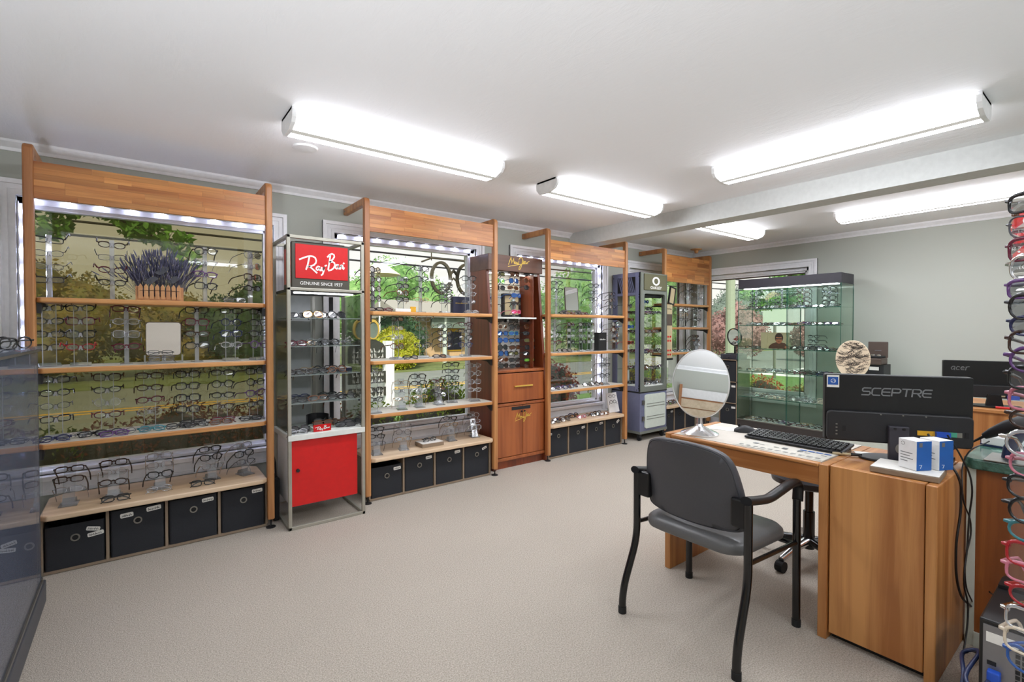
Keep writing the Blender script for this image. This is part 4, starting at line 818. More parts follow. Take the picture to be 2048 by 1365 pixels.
# ================================================================ glass case at the near edge
lx, ly0, ly1 = -.362, 2.0, 3.14
t = thing('floor_showcase', 'glass floor showcase with dark plinth at the room entrance', 'display case', (-.65, 2.6, 0))
ob('plinth', B().box((-.98, ly0, .012), (lx, ly1 + .06, .118)), M['case_grey'], t, bev=.006); ob('track', B().box((lx - .045, ly0, .118), (lx - .006, ly1 + .02, .132)), M['steel'], t)
ob('floor_panel', B().box((-.97, ly0, .118), (lx - .05, ly1, .124)), M['case_grey'], t)
for x in (lx - .012, lx - .034):
    ob('sliding_glass', B().box((x - .004, ly0 if x > lx - .02 else ly0 + .3, .132), (x, ly1 if x > lx - .02 else ly1 - .04, 1.225)), M['greyglass_lit'], t)
ob('end_glass', B().box((-.97, ly1, .12), (lx - .01, ly1 + .005, 1.225)), M['greyglass_lit'], t)
ob('corner_strip', B().box((lx - .014, ly1 - .004, .12), (lx - .002, ly1 + .006, 1.225)), M['glass'], t)
ob('top_glass', B().box((-.98, ly0, 1.225), (lx, ly1 + .01, 1.240)), M['greyglass_lit'], t); ob('top_rail', B().box((lx - .05, ly0, 1.215), (lx, ly1, 1.226)), M['steel'], t)
SCZ = [.40, .68, .95]
for z in SCZ: ob('glass_shelf', B().box((-.95, ly0, z - .006), (lx - .07, ly1 - .03, z)), M['greyglass_lit'], t)
# ================================================================ desk
dx0, dx1 = 2.30, 2.83
t = thing('desk', 'oak desk with pale inset top and a panelled pedestal', 'desk', (2.56, 1.0, 0))
ob('leg_panel', B().box((dx0, 1.568, 0), (2.82, 1.602, .748)), M['desk_z'], t, bev=.003); ob('leg_panel', B().box((dx0, .805, 0), (dx1, .840, .742)), M['desk_z'], t, bev=.003)
ob('apron', B().box((dx0 + .004, .840, .650), (dx0 + .026, 1.568, .728)), M['desk_y'], t, bev=.002); ob('front_edge', B().box((dx0 - .002, .840, .728), (dx0 + .03, 1.568, .744)), M['desk_y'], t, bev=.005)
ob('desktop', B().box((dx0 + .03, .840, .715), (2.82, 1.568, .745)), M['laminate'], t); ob('back_apron', B().box((2.80, .840, .65), (2.82, 1.568, .715)), M['desk_y'], t)
ped = ob('pedestal_front', B().box((dx0 + .012, .4875, .03), (dx0 + .035, .801, .742)), M['desk_z'], t, bev=.003)
ob('pedestal_body', B().box((dx0 + .035, .487, .03), (dx1, .803, .72)), M['desk_z'], t); ob('pedestal_top', B().box((dx0 + .0352, .487, .72), (dx1, .803, .7415)), M['desk_x'], t, bev=.003)
ob('leg_panel', B().box((dx0 + .004, .450, 0), (dx1, .484, .742)), M['desk_z'], t, bev=.004)
ob('plinth', B().box((dx0 + .05, .49, 0), (dx1, .80, .03)), M['satin'], t)
# oval mirror
t = thing('oval_mirror', 'oval tilting mirror on chrome round base on the desk', 'mirror', (2.43, 1.475, .746))
ob('base', B().lathe([(.098, 0), (.098, .006), (.085, .014), (.05, .028), (.022, .042), (.017, .055)], (2.43, 1.475, .746), 40), M['chrome'], t, smooth=True)
ob('stem', B().lathe([(.017, 0), (.0165, .03), (.018, .075)], (2.43, 1.475, .80), 24), M['chrome'], t, smooth=True)
Mm = Matrix.Translation((2.44, 1.478, 1.020)) @ Matrix.Rotation(math.radians(20), 4, 'Z') @ Matrix.Rotation(math.radians(9.5), 4, 'Y')
b = B(); ring_prism(b, ellipse(.150, .188, 56), ellipse(.144, .182, 56), 'x', -.008, .008); rim = ob('rim', b.tf(Mm), M['chrome'], t); ob('glass', B().prism(ellipse(.1445, .1825, 56), 'x', -.005, .006).tf(Mm), M['mirror'], t)
# papers, mouse, keyboard, pen
def paper(name, label, c, w, d, rz, z, mat='paper', ink=0):
    q = B(); n = 4
    for i in range(n + 1):
        for j in range(2): q.v.append(((i / n - .5) * w, (j - .5) * d, .0006 + .0012 * math.sin(i * 1.7 + j)))
    for i in range(n): q.f.append((2*i, 2*i+2, 2*i+3, 2*i+1))
    t_ = thing(name, label, 'paper', (c[0], c[1], z), rz); s_ = ob('sheet', q, M[mat], t_, local=True); m_ = s_.modifiers.new('thickness', 'SOLIDIFY'); m_.thickness = .0006
    if ink:
        r_ = random.Random(ink); g = B(); g2 = B()
        for k in range(int(w / .035)):
            x = -w / 2 + .02 + k * .034
            for r in range(3): g.box((x, -d * .40 + r * .008, .0024), (x + r_.uniform(.012, .024), -d * .40 + r * .008 + .003, .0028))
            if k % 3: g.box((x, d * .05, .0024), (x + .022, d * .05 + .02 * (k % 2) + .006, .0028))
            if k > w / .035 * .55: g2.box((x, d * .26, .0024), (x + .028, d * .36, .0028))
        ob('printed_text', g, M['lettergrey'], s_, local=True); ob('printed_logo', g2, M['boxblue'], s_, local=True)
    return t_
paper('desk_calendar', 'large printed desk pad of tables along the desk edge', (2.425, 1.04), .40, .16, -PI / 2, .7458, mat='padpaper', ink=3)
paper('paper_note', 'white note sheet lying behind the oval mirror on desk', (2.66, 1.47), .13, .10, -1.2, .7458)
paper('paper_slip', 'white slip of paper on pedestal beside monitor foot', (2.66, .75), .13, .09, -1.1, .7425)
t = thing('computer_mouse', 'dark grey computer mouse on the desk before the keyboard', 'mouse', (2.665, 1.345, .7455), .4)
b = B()
for i in range(9):
    u = i / 8; w = .031 * (1 - (2 * u - 1) ** 4 * .45); h = .012 + .026 * math.sin(PI * min(1, u * .85 + .12))
    for j in range(9):
        a = PI * j / 8; b.v.append((math.cos(a) * w, (u - .5) * .105, math.sin(a) * h))
for i in range(8):
    for j in range(8): b.f.append((9*i+j, 9*i+j+1, 9*i+10+j, 9*i+9+j))
b.f += [tuple(range(9))[::-1], tuple(range(72, 81))]
ob('shell', b, M['satin'], t, smooth=True, local=True); ob('wheel', B().cyl((-.004, .028, .036), (.004, .028, .036), .008, n=12), M['rubber'], t, local=True)
t = thing('keyboard', 'black computer keyboard on raised feet along the desk', 'keyboard', (2.60, 1.05, .7455), -PI / 2)
Mk = Matrix.Rotation(math.radians(5), 4, 'X')
ob('case', B().prism([(-.075, .008), (.075, .012), (.078, .024), (-.078, .020)], 'x', -.225, .225).tf(Mk), M['satin'], t, bev=.004, local=True)
km = B().prism([(-.0075, 0), (.0075, 0), (.006, .007), (-.006, .007)], 'x', -.008, .008).mesh('key'); km.materials.append(M['black'])
for r in range(6):
    for c_ in range(21):
        if r == 5 and 4 < c_ < 10: continue
        ob('key', km, None, t, local=True, loc=Mk @ Vector((-.205 + c_ * .0205, -.058 + (5 - r) * .021 - .0, .0225 + .0006 * (5 - r))), rot=(math.radians(5), 0, 0))
ob('space_bar', B().box((-.11, -.065, .021), (-.01, -.050, .030)).tf(Mk), M['black'], t, local=True)
for x in (-.2, .2): ob('foot', B().box((x - .012, .062, 0), (x + .012, .074, .016)), M['black'], t, local=True)
t = thing('stylus_pen', 'black and cream pen lying on the pedestal by the keyboard', 'pen', (2.52, .82, .7465)); ob('barrel', B().tube([(2.51, .86, .752), (2.545, .80, .752)], [.006, .006], 10), M['beige'], t); ob('cap', B().tube([(2.545, .80, .752), (2.57, .765, .752)], [.007, .0065], 10), M['black'], t)
# monitors (their backs face us)
def monitor(label, c, rz, w, h, thick, zb, z0, word, kind):
    t = thing('monitor', label, 'monitor', (c[0], c[1], z0), rz)
    # local: x along the width, +y towards us (the back of the set)
    L = dict(local=True)
    ob('housing', B().prism(rrect(w, h, .008, 3, 0, zb + h / 2), 'y', -.02, .022), M['black'], t, bev=.004, **L)
    ob('screen', B().box((-w / 2 + .012, -.0215, zb + .015), (w / 2 - .012, -.0198, zb + h - .012)), M['navy'], t, **L)
    k = h * (.45 if kind else .34)
    lo = ob('lower_housing', B().prism(rrect(w - .01, k, .02, 4, 0, zb + k / 2 + .003), 'y', .02, .045 + .0), M['satin'], t, bev=.006, **L)
    return t, lo
t, lo = monitor('wide black monitor with grey block lettering on its back', (2.655, .672), math.radians(121), .535, .302, .05, .070, .742, 'S', 1)
# rotate the local frame so that +y looks at the chair side
SCEP = {'S': [[(1, 1), (.15, 1), (0, .85), (0, .62), (.12, .5), (.88, .5), (1, .38), (1, .15), (.85, 0), (0, 0)]], 'C': [[(1, 1), (.2, 1), (0, .8), (0, .2), (.2, 0), (1, 0)]], 'E': [[(1, 1), (.2, 1), (0, .8), (0, .2), (.2, 0), (1, 0)], [(0, .5), (.95, .5)]],
        'P': [[(0, 0), (0, 1), (.8, 1), (1, .85), (1, .6), (.85, .45), (.12, .45)]], 'T': [[(0, 1), (1, 1)], [(.5, 1), (.5, 0)]], 'R': [[(0, 0), (0, 1), (.8, 1), (1, .85), (1, .6), (.85, .45), (.12, .45)], [(.6, .45), (1, 0)]]}
b = B(); q = .0365; st = []
for i, ch in enumerate('SCEPTRE'):
    for l in SCEP[ch]: st.append([((i - 3.5) * q + .0025 + (u * .0295) + v * .004, v * .031) for u, v in l])
ob('lettering', B().ribbon(st, .0055, lambda u, v, h: Vector((-u + 0, .0222 + h, .282 + v)), .0008), M['lettergrey'], t, local=True)
stk = ob('sticker', B().box((.212, .0222, .311), (.260, .0228, .366)), M['paper'], t, local=True); ob('sticker_print', B().box((.216, .0228, .322), (.256, .0232, .358)), M['sticker'], stk, local=True)
st = [[(.005 + .009 * math.cos(2*PI*i/14), .009 * math.sin(2*PI*i/14)) for i in range(15)], [(-.004, .004), (-.004, -.004), (.003, -.002)], [(.004, .004), (.010, .004), (.010, -.004)]]
ob('sticker_emblem', B().ribbon(st, .0016, lambda u, v, h: Vector((.236 - u + .004, .0232 + h, .340 + v)), .0003), M['wht'], stk, local=True)
col = ob('stand_column', B().prism([(-.035, .0), (.035, .0), (.037, .155), (-.037, .155)], 'y', .046, .070), M['hood'], t, local=True, bev=.004); ob('cable_hole', B().prism(ellipse(.014, .020, 16, 0, .06), 'y', .0695, .0712), M['steel'], col, local=True)
for x in (-.016, .016): ob('screw', B().cyl((x, .069, .145), (x, .072, .145), .006, n=10), M['black'], col, local=True)
ob('stand_foot', B().prism(ellipse(.135, .085, 36, 0, .03), 'z', 0.0005, .010), M['satin'], t, local=True, bev=.003)
for (x0_, x1_, mt) in ((-.070, -.13, 'yellow'), (-.13, -.178, 'bluecable'), (-.178, -.205, 'mint'), (-.205, -.222, 'steel')): ob('port', B().box((x1_, .045, .120), (x0_, .048 if mt != 'bluecable' else .066, .140)), M[mt], lo, local=True)
for k in range(4): ob('button', B().box((.222, .0455, .10 + k * .015), (.229, .0472, .105 + k * .015)), M['steel'], lo, local=True)
for x in (-.10, -.02, .06): ob('screw', B().cyl((x, .045, .20), (x, .0468, .20), .003, n=8), M['steel'], lo, local=True)
ob('speaker_slot', B().box((.190, .045, .118), (.203, .0462, .142)).box((-.232, .045, .118), (-.245, .0462, .142)), M['rubber'], lo, local=True)
t2, lo2 = monitor('black monitor with pale lettering on the second oak desk behind', (5.0, .68), math.radians(112), .56, .272, .05, .062, .747, 'a', 0)
ACER = [[(.9, .5), (.7, .6), (.3, .55), (.05, .3), (.2, .05), (.55, .1), (.85, .45), (.8, .0)], [(1.9, .5), (1.5, .6), (1.15, .35), (1.25, .05), (1.8, .05)], [(2.15, .32), (2.95, .36), (2.8, .55), (2.45, .58), (2.15, .3), (2.3, .05), (2.85, .05)], [(3.2, .0), (3.35, .55)], [(3.33, .4), (3.6, .56), (4.0, .58)]]
ob('lettering', B().ribbon([[(u * .026, v * .045) for u, v in l] for l in ACER], .005, lambda u, v, h: Vector((.235 - u, .0222 + h, .262 + v)), .001), M['lettergrey'], t2, local=True)
ob('stand_column', B().prism([(-.05, .005), (.05, .005), (.035, .09), (-.035, .09)], 'y', .046, .062), M['black'], t2, local=True); ob('stand_foot', B().prism(ellipse(.15, .09, 36, 0, .03), 'z', .0005, .010), M['black'], t2, local=True)
ob('port', B().box((-.02, .045, .075), (-.06, .05, .085)), M['beige'], lo2, local=True); ob('cable_plug', B().box((-.07, .045, .06), (-.13, .07, .088)), M['bluecable'], lo2, local=True); ob('label', B().box((.14, .045, .10), (.19, .046, .115)), M['paper'], lo2, local=True)
# tray with two contact lens boxes on the pedestal
t = thing('document_tray', 'flat cream box lid lying on the desk pedestal', 'tray', (2.43, .56, .743), math.radians(4))
ob('side', B().box((-.085, -.10, 0), (.085, .115, .022)), M['cubby'], t, local=True, bev=.003); ob('top', B().box((-.083, -.098, .022), (.083, .113, .025)), M['paper'], t, local=True, bev=.002)
def lens_box(label, c, rz):
    t = thing('lens_box', label, 'carton', (c[0], c[1], .769), rz, group='blue and white lens cartons'); w, d, h = .075, .068, .115
    ob('carton', B().box((-d / 2, -w / 2, 0), (d / 2, w / 2, h)), M['white'], t, local=True, bev=.002)
    ob('blue_panel', B().box((-d / 2 + .002, -w / 2 - .0008, .001), (d / 2 - .001, -w / 2, h - .001)), M['boxblue'], t, local=True)
    g = B()
    for k, (y0_, l) in enumerate(((.028, .05), (.028, .04), (.028, .052), (.028, .03))): g.box((-d / 2 - .0006, y0_ - l, .062 - k * .011), (-d / 2, y0_, .065 - k * .011))
    g.ribbon([[(.02 + .007 * math.cos(a_ * .7), .098 + .007 * math.sin(a_ * .7)) for a_ in range(9)]], .0014, lambda u, v, h_: Vector((-d / 2 - h_, u - .002, v)), .0006)
    ob('print', g, M['lettergrey'], t, local=True)
    g = B().box((-.022, -w / 2 - .0014, .092), (-.008, -w / 2 - .0008, .108)); ob('barcode', g, M['pcgrey'], t, local=True)
    g = B().ribbon([[(-.006, .018), (.004, .018), (-.002, .006)]], .002, lambda u, v, h_: Vector((-.014 - u * 0 + u, -w / 2 - .0008 - h_, v + .004)), .0006); ob('numeral', g, M['wht'], t, local=True)
lens_box('white and blue lens carton in front on the cream lid', (2.425, .545), math.radians(-30)); lens_box('second lens carton standing behind the first on the lid', (2.50, .495), math.radians(-27))
t = thing('phone_cradle', 'black desk unit behind the lens cartons on pedestal', 'cradle', (2.72, .53, .743)); ob('base', B().box((2.66, .49, .743), (2.80, .62, .765)), M['black'], t, bev=.004); ob('card', B().box((2.70, .495, .765), (2.705, .60, .85)), M['paper'], t)
# cables
def cable(label, pts, r, mat='black'):
    cu = bpy.data.curves.new('cable', 'CURVE'); cu.dimensions = '3D'; cu.bevel_depth = r; cu.bevel_resolution = 2; cu.resolution_u = 8
    s_ = cu.splines.new('BEZIER'); s_.bezier_points.add(len(pts) - 1)
    for p_, c_ in zip(s_.bezier_points, pts): p_.co = c_; p_.handle_left_type = p_.handle_right_type = 'AUTO'
    cu.materials.append(M[mat]); o = bpy.data.objects.new('cable', cu); COL.objects.link(o); tag(o, label, 'cable'); return to_mesh(o)
A = lambda px, py, y: tuple(at(px, py, y=y))
cable('thick black cable hanging from the monitor down the pedestal side', [(2.64, .55, .875), (2.60, .50, .80), (2.56, .443, .745), A(1922, 1000, .435), A(1912, 1100, .44), A(1918, 1180, .435), A(1960, 1250, .40), (2.26, .36, .20)], .0045)
cable('black power cable from the monitor crossing the marble corner', [(2.65, .49, .880), (2.66, .45, .80), (2.68, .42, .70), A(1938, 1040, .425), A(1934, 1100, .425), A(1928, 1160, .425), A(1936, 1220, .42), (2.5, .41, .03)], .0032)
cable('thin black cable looping from the marble counter to the floor', [(2.90, .40, .835), (2.74, .445, .79), A(1925, 985, .435), A(1942, 1060, .425), A(1930, 1130, .43), A(1940, 1195, .42), A(1975, 1205, .39), (2.45, .33, .36)], .0028)
cable('blue monitor cable plugged into the computer tower', [(2.055, .272, .245), (2.0, .30, .23), A(1945, 1300, .33), A(1925, 1365, .33), (2.02, .36, .02)], .006, 'bluegun')
# ================================================================ green marble counter and second desk
t = thing('marble_counter', 'oak sided counter with a green marble top', 'counter', (3.4, 0, 0))
ob('end_panel', B().box((2.745, -1.2, .02), (2.765, .415, .742)), M['redoak'], t); ob('body', B().box((2.765, -1.2, .02), (4.2, .415, .742)), M['redoak'], t)
ob('corner_strip', B().box((2.740, .415, 0), (2.79, .443, .742)), M['panel'], t); ob('top', B().prism([(2.715, -1.2), (2.715, .425), (2.745, .455), (4.25, .455), (4.25, -1.2)], 'z', .742, .785), M['marble'], t, bev=.006)
ob('skirting', B().box((2.735, -1.2, 0), (2.745, .415, .06)), M['panel'], t)
t = thing('second_desk', 'plain oak desk carrying the lettered second monitor', 'desk', (5.1, .6, 0))
ob('front_panel', B().box((4.80, .46, 0), (4.82, 1.05, .722)), M['desk_z'], t); ob('side_panel', B().box((4.82, 1.03, 0), (5.5, 1.05, .722)), M['desk_z'], t); ob('top', B().box((4.78, -1.0, .722), (5.5, 1.07, .746)), M['desk_y'], t, bev=.003); ob('back', B().box((5.45, -1.0, 0), (5.47, 1.03, .722)), M['desk_z'], t)
ob('end_panel', B().box((4.82, -1.0, 0), (5.45, -.98, .722)), M['desk_z'], t)
# payment terminal and hand scanner on the marble
t = thing('card_terminal', 'white card payment terminal on the green marble', 'terminal', (3.14, .375, .787), math.radians(-8))
ob('body', B().prism([(-.10, 0), (.10, 0), (.105, .02), (.09, .045), (-.03, .06), (-.10, .05)], 'y', -.06, .06), M['white'], t, local=True, bev=.008); ob('keypad', B().box((-.08, -.045, .054), (-.02, .045, .060)).tf(Matrix.Rotation(.03, 4, 'Y')), M['satin'], t, local=True)
ob('side_grip', B().box((-.09, .058, .008), (-.03, .064, .026)), M['bluegun'], t, local=True); ob('base', B().box((-.10, -.062, 0), (.10, .062, .010)), M['bluegun'], t, local=True); ob('receipt', B().box((.03, -.03, .05), (.06, .03, .085)), M['paper'], t, local=True)
t = thing('barcode_scanner', 'blue black hand scanner resting in its stand on marble', 'scanner', (2.80, .30, .786))
Mx = Matrix.Translation((2.80, .30, .786))
ob('stand_base', B().box((-.09, -.07, 0), (.09, .09, .006)).tf(Mx), M['steel'], t, bev=.002)
ob('handle', B().tube([(.01, .03, .006), (.0, .025, .05), (-.02, .0, .10), (-.04, -.03, .15), (-.05, -.045, .17)], [.022, .020, .019, .022, .022], 12).tf(Mx), M['bluegun'], t, smooth=True)
ob('head', B().tube([(.0, .10, .085), (-.01, .075, .105), (-.03, .03, .140), (-.05, -.02, .170), (-.06, -.07, .175), (-.06, -.12, .165)], [.013, .019, .024, .026, .028, .026], 14).tf(Mx), M['satin'], t, smooth=True)
ob('trigger', B().box((-.03, -.03, .11), (-.01, -.01, .135)).tf(Mx), M['bluecable'], t)
ob('cord', B().tube([(.0, .098, .087), (.02, .14, .05), (.0, .20, .01), (-.04, .225, .002)], [.006, .004, .0035, .003], 8).tf(Mx), M['black'], t, smooth=True)
t = thing('pen_pot', 'small folded eyeglass cloth and tools on marble', 'desk items', (3.49, .26, .786)); ob('pad', B().box((3.42, .20, .786), (3.56, .33, .792)), M['brown'], t); ob('tool', B().tube([(3.44, .25, .797), (3.53, .29, .797)], .005, 8), M['steel'], t)
t = thing('loupe', 'round headed magnifier lying on the second oak desk', 'magnifier', (4.9, .60, .747)); ob('handle', B().tube([(4.86, .64, .757), (4.87, .57, .757)], [.009, .008], 10), M['red'], t); q = B(); ring_prism(q, ellipse(.028, .028, 20, 4.88, .54), ellipse(.02, .02, 20, 4.88, .54), 'z', .747, .775); ob('rim', q, M['steel'], t)
# computer tower on the floor (its back towards us)
t = thing('computer_tower', 'black computer tower on the floor by the marble counter', 'computer', (2.25, .26, 0))
ob('case', B().box((2.075, .125, .004), (2.50, .302, .42)), M['black'], t, bev=.006)
bp = ob('rear_panel', B().box((2.070, .135, .02), (2.076, .292, .405)), M['pcgrey'], t)
g = B()
for r in range(12):
    for c_ in range(5): g.box((2.0685, .155 + c_ * .014, .19 + r * .016), (2.0705, .165 + c_ * .014, .202 + r * .016))
ob('vent_grille', g, M['rubber'], bp)
for k in range(5): ob('slot_cover', B().box((2.0675, .15, .04 + k * .022), (2.0705, .27, .055 + k * .022)), M['steel'], bp)
ob('port', B().box((2.0675, .262, .25), (2.0705, .282, .262)), M['rubber'], bp); ob('port', B().box((2.0675, .262, .285), (2.0705, .282, .297)), M['rubber'], bp); ob('cable_plug', B().box((2.045, .250, .225), (2.070, .280, .275)), M['bluecable'], bp, bev=.004)
ob('label', B().box((2.0685, .215, .355), (2.0705, .285, .385)), M['paper'], bp); ob('top_ridge', B().box((2.36, .13, .42), (2.44, .297, .432)), M['black'], t)
# ================================================================ guest chair and stool
t = thing('guest_chair', 'grey vinyl armchair with black tube frame drawn up to desk', 'chair', (2.045, 1.2, 0))
def tube_leg(pts, r=.0165): return B().tube(pts, r, 14)
def curve_pts(ps, n=5, rad=.05):
    out = [Vector(ps[0])]
    for i in range(1, len(ps) - 1):
        p0, p, p1 = Vector(ps[i-1]), Vector(ps[i]), Vector(ps[i+1]); a = p + (p0 - p).normalized() * rad; c_ = p + (p1 - p).normalized() * rad
        for k in range(n + 1):
            u = k / n; out.append(a * (1-u)**2 + p * 2*u*(1-u) + c_ * u*u)
    return out + [Vector(ps[-1])]
for (y, yo) in ((1.455, 1.462), (.925, .918)):
    bl = ob('back_leg', tube_leg(curve_pts([(1.772, yo, .006), (1.772, yo, .10), (1.868, y, .33), (1.868, y, .655)], rad=.07)), M['blackm'], t, smooth=True)
    ob('foot_cap', B().cyl((1.772, yo, 0), (1.772, yo, .03), 0.0185, n=14), M['rubber'], bl)
    fl = ob('front_leg', tube_leg([(2.305, y, .006), (2.300, y, .57)]), M['blackm'], t, smooth=True); ob('foot_cap', B().cyl((2.305, y, 0), (2.305, y, .03), 0.0185, n=14), M['rubber'], fl)
    ob('armrest', B().tube(curve_pts([(1.85, y, .655), (1.93, y, .640), (2.03, y, .625), (2.24, y, .650), (2.315, y, .640), (2.308, y, .560)], rad=.035), .017, 12, flat=1.35), M['black'], t, smooth=True)
ob('seat_rail', B().tube([(1.868, .925, .405), (2.30, .925, .375)], .010, 10).tube([(1.868, 1.455, .405), (2.30, 1.455, .375)], .010, 10).tube([(2.28, .925, .372), (2.28, 1.455, .372)], .010, 10), M['blackm'], t, smooth=True)
seat = B(); n = 14; me_pts = rrect(.47, .47, .09, 6)
for (s_, z) in ((.90, .392), (.98, .402), (1.0, .418), (.985, .438), (.93, .452), (.75, .459), (.4, .461)):
    for (x, y) in me_pts: seat.v.append((2.085 + x * s_, 1.19 + y * s_, z - (x * s_) * .05))
m = len(me_pts)
for r in range(6):
    for k in range(m): seat.f.append((r*m+k, r*m+(k+1) % m, (r+1)*m+(k+1) % m, (r+1)*m+k))
seat.f += [tuple(range(m))[::-1], tuple(range(6*m, 7*m))]
ob('seat', seat, M['vinylseat'], t, smooth=True)
# backrest: a padded shell, wider at the top, gently wrapped round the sitter
def back_outline(s_):
    pts = []
    W0, W1, z0, z1 = .233, .218, .488, .838
    raw = [(-W0, z0 + .06), (-W0 + .006, z0 + .018), (-W0 + .04, z0 - .002), (0, z0 - .008), (W0 - .04, z0 - .002), (W0 - .006, z0 + .018), (W0, z0 + .06), (W0 + .006, z0 + .12), (W1 + .0, z1 - .10), (W1 - .022, z1 - .035), (W1 - .065, z1 - .006), (.08, z1 + .006), (0, z1 + .010), (-.08, z1 + .006), (-W1 + .065, z1 - .006), (-W1 + .022, z1 - .035), (-W1, z1 - .10), (-W0 - .006, z0 + .12)]
    c_ = (z0 + z1) / 2
    return [(u * s_, c_ + (v - c_) * s_) for u, v in raw]
def back_shell(layers):
    b = B(); m = 0
    for (s_, d) in layers:
        o = back_outline(s_); m = len(o)
        for (u, v) in o: b.v.append((1.875 - (v - .52) * .16 - d - .9 * u * u * -1.0, 1.19 + u, v))
    for r in range(len(layers) - 1):
        for k in range(m): b.f.append((r*m+k, r*m+(k+1) % m, (r+1)*m+(k+1) % m, (r+1)*m+k))
    b.f += [tuple(range(m))[::-1], tuple(range((len(layers)-1)*m, len(layers)*m))]
    return b
bk = ob('backrest', back_shell([(.5, -.030), (.9, -.028), (.985, -.016), (1.0, 0), (.985, .012), (.955, .016), (.945, .0135), (.93, .017), (.5, .018)]), M['vinyl'], t, smooth=True)
sd = bk.modifiers.new('round', 'SUBSURF'); sd.levels = 1; sd.render_levels = 2
for (y, s_) in ((.955, 1), (1.425, -1)): ob('back_bracket', B().box((1.860, y - .04, .535), (1.892, y + .04, .65)), M['black'], t, bev=.008)
t = thing('task_stool', 'black gas-lift stool with five castor base behind the desk', 'stool', (3.02, 1.15, 0))
ob('column', B().lathe([(.030, .07), (.030, .28), (.022, .28), (.022, .44)], (3.02, 1.15, 0), 20), M['blackm'], t, smooth=True)
for k in range(5):
    a = 2 * PI * k / 5 + .5; dx, dy = math.cos(a), math.sin(a); lg_ = ob('base_arm', B().tube([(3.02, 1.15, .115), (3.02 + dx * .15, 1.15 + dy * .15, .10), (3.02 + dx * .27, 1.15 + dy * .27, .07)], [.026, .022, .016], 10), M['chrome'] if k == 2 else M['blackm'], t, smooth=True)
    ob('castor', B().cyl((3.02 + dx * .27 - dy * .02, 1.15 + dy * .27 + dx * .02, .03), (3.02 + dx * .27 + dy * .02, 1.15 + dy * .27 - dx * .02, .03), .03, n=16), M['rubber'], lg_)
ob('seat', B().lathe([(.17, .44), (.19, .45), (.195, .48), (.18, .50), (.1, .508)], (3.02, 1.15, 0), 32), M['vinyl'], t, smooth=True); ob('lever', B().tube([(3.02, 1.15, .43), (3.05, 1.02, .425)], .006, 8).box((3.04, .985, .33), (3.06, 1.02, .43)), M['black'], t)
# ================================================================ eyeglasses
def lens_outline(shape, n=20):
    a, b_, e_, up, dr = dict(square=(.0265, .0205, 3.4, 0, 0), rectangle=(.0265, .0165, 3.6, 0, 0), round=(.0240, .0225, 2.1, 0, 0), cat_eye=(.0265, .0195, 2.6, .0055, 0), oval=(.0255, .0170, 2.2, 0, 0), aviator=(.0285, .0245, 2.4, 0, .006), wrap=(.0320, .0175, 2.7, .002, .003))[shape]
    pts = []
    for i in range(n):
        t = 2 * PI * i / n; c_, s_ = math.cos(t), math.sin(t)
        x = a * math.copysign(abs(c_) ** (2 / e_), c_); z = b_ * math.copysign(abs(s_) ** (2 / e_), s_)
        z += up * max(0, x / a) * (1 if z > 0 else .5); x += dr * .5 * max(0, -z / b_); z -= dr * .3 * max(0, x / a)
        pts.append((x, z))
    return pts
def wrapy(x, shape): return (2.6 if shape == 'wrap' else 1.3) * x * x
GM = {}
def glass_meshes(shape, thin, n=20, k=6):
    key = (shape, thin, n)
    if key in GM: return GM[key]
    out = lens_outline(shape, n); r0 = .0014 if thin else .0025; cx = .0345
    f = B()
    for s_ in (-1, 1):
        pts = [(s_ * (cx + x), wrapy(cx + x, shape), z) for x, z in out]
        rr = [r0 * (1 + (.25 if thin else .55) * max(0, math.sin(2 * PI * i / n))) for i in range(n)]
        f.tube(pts, rr, k, closed=True)
        xo = cx + max(x for x, z in out) - .001; f.tube([(s_ * (xo - .003), wrapy(xo, shape), .009), (s_ * .0665, wrapy(.066, shape) + .001, .010), (s_ * .068, wrapy(.068, shape) + .005, .0095)], r0 * 1.5, 5)
        xi = cx + min(x for x, z in out); f.tube([(s_ * (xi + .001), wrapy(xi, shape) + .001, -.004), (s_ * (xi - .003), .006, -.007)], r0 * 1.2, 4)
    xi = cx + min(x for x, z in out) + .0015
    f.tube([(-xi, .0006, .004), (-xi * .5, -.0004, .0075), (0, -.0008, .0085), (xi * .5, -.0004, .0075), (xi, .0006, .004)], r0 * (1.2 if thin else 1.6), 5)
    front = f.mesh('frame_front', True)
    lens = []
    for s_ in (-1, 1):
        l = B().poly([(s_ * (cx + x), wrapy(cx + x, shape) + .0003, z) for x, z in (out if s_ > 0 else out[::-1])][::-1]); lens.append(l.mesh('lens'))
    tm = []
    for s_ in (-1, 1):
        t_ = B().tube([(0, 0, 0), (-s_ * .001, .05, -.001), (-s_ * .003, .096, -.004), (-s_ * .005, .118, -.014), (-s_ * .007, .140, -.034)], [r0 * 1.6, r0 * 1.4, r0 * 1.3, r0 * 1.4, r0 * 1.1], 5); tm.append(t_.mesh('temple', True))
    GM[key] = (front, lens, tm); return GM[key]
FC = {}
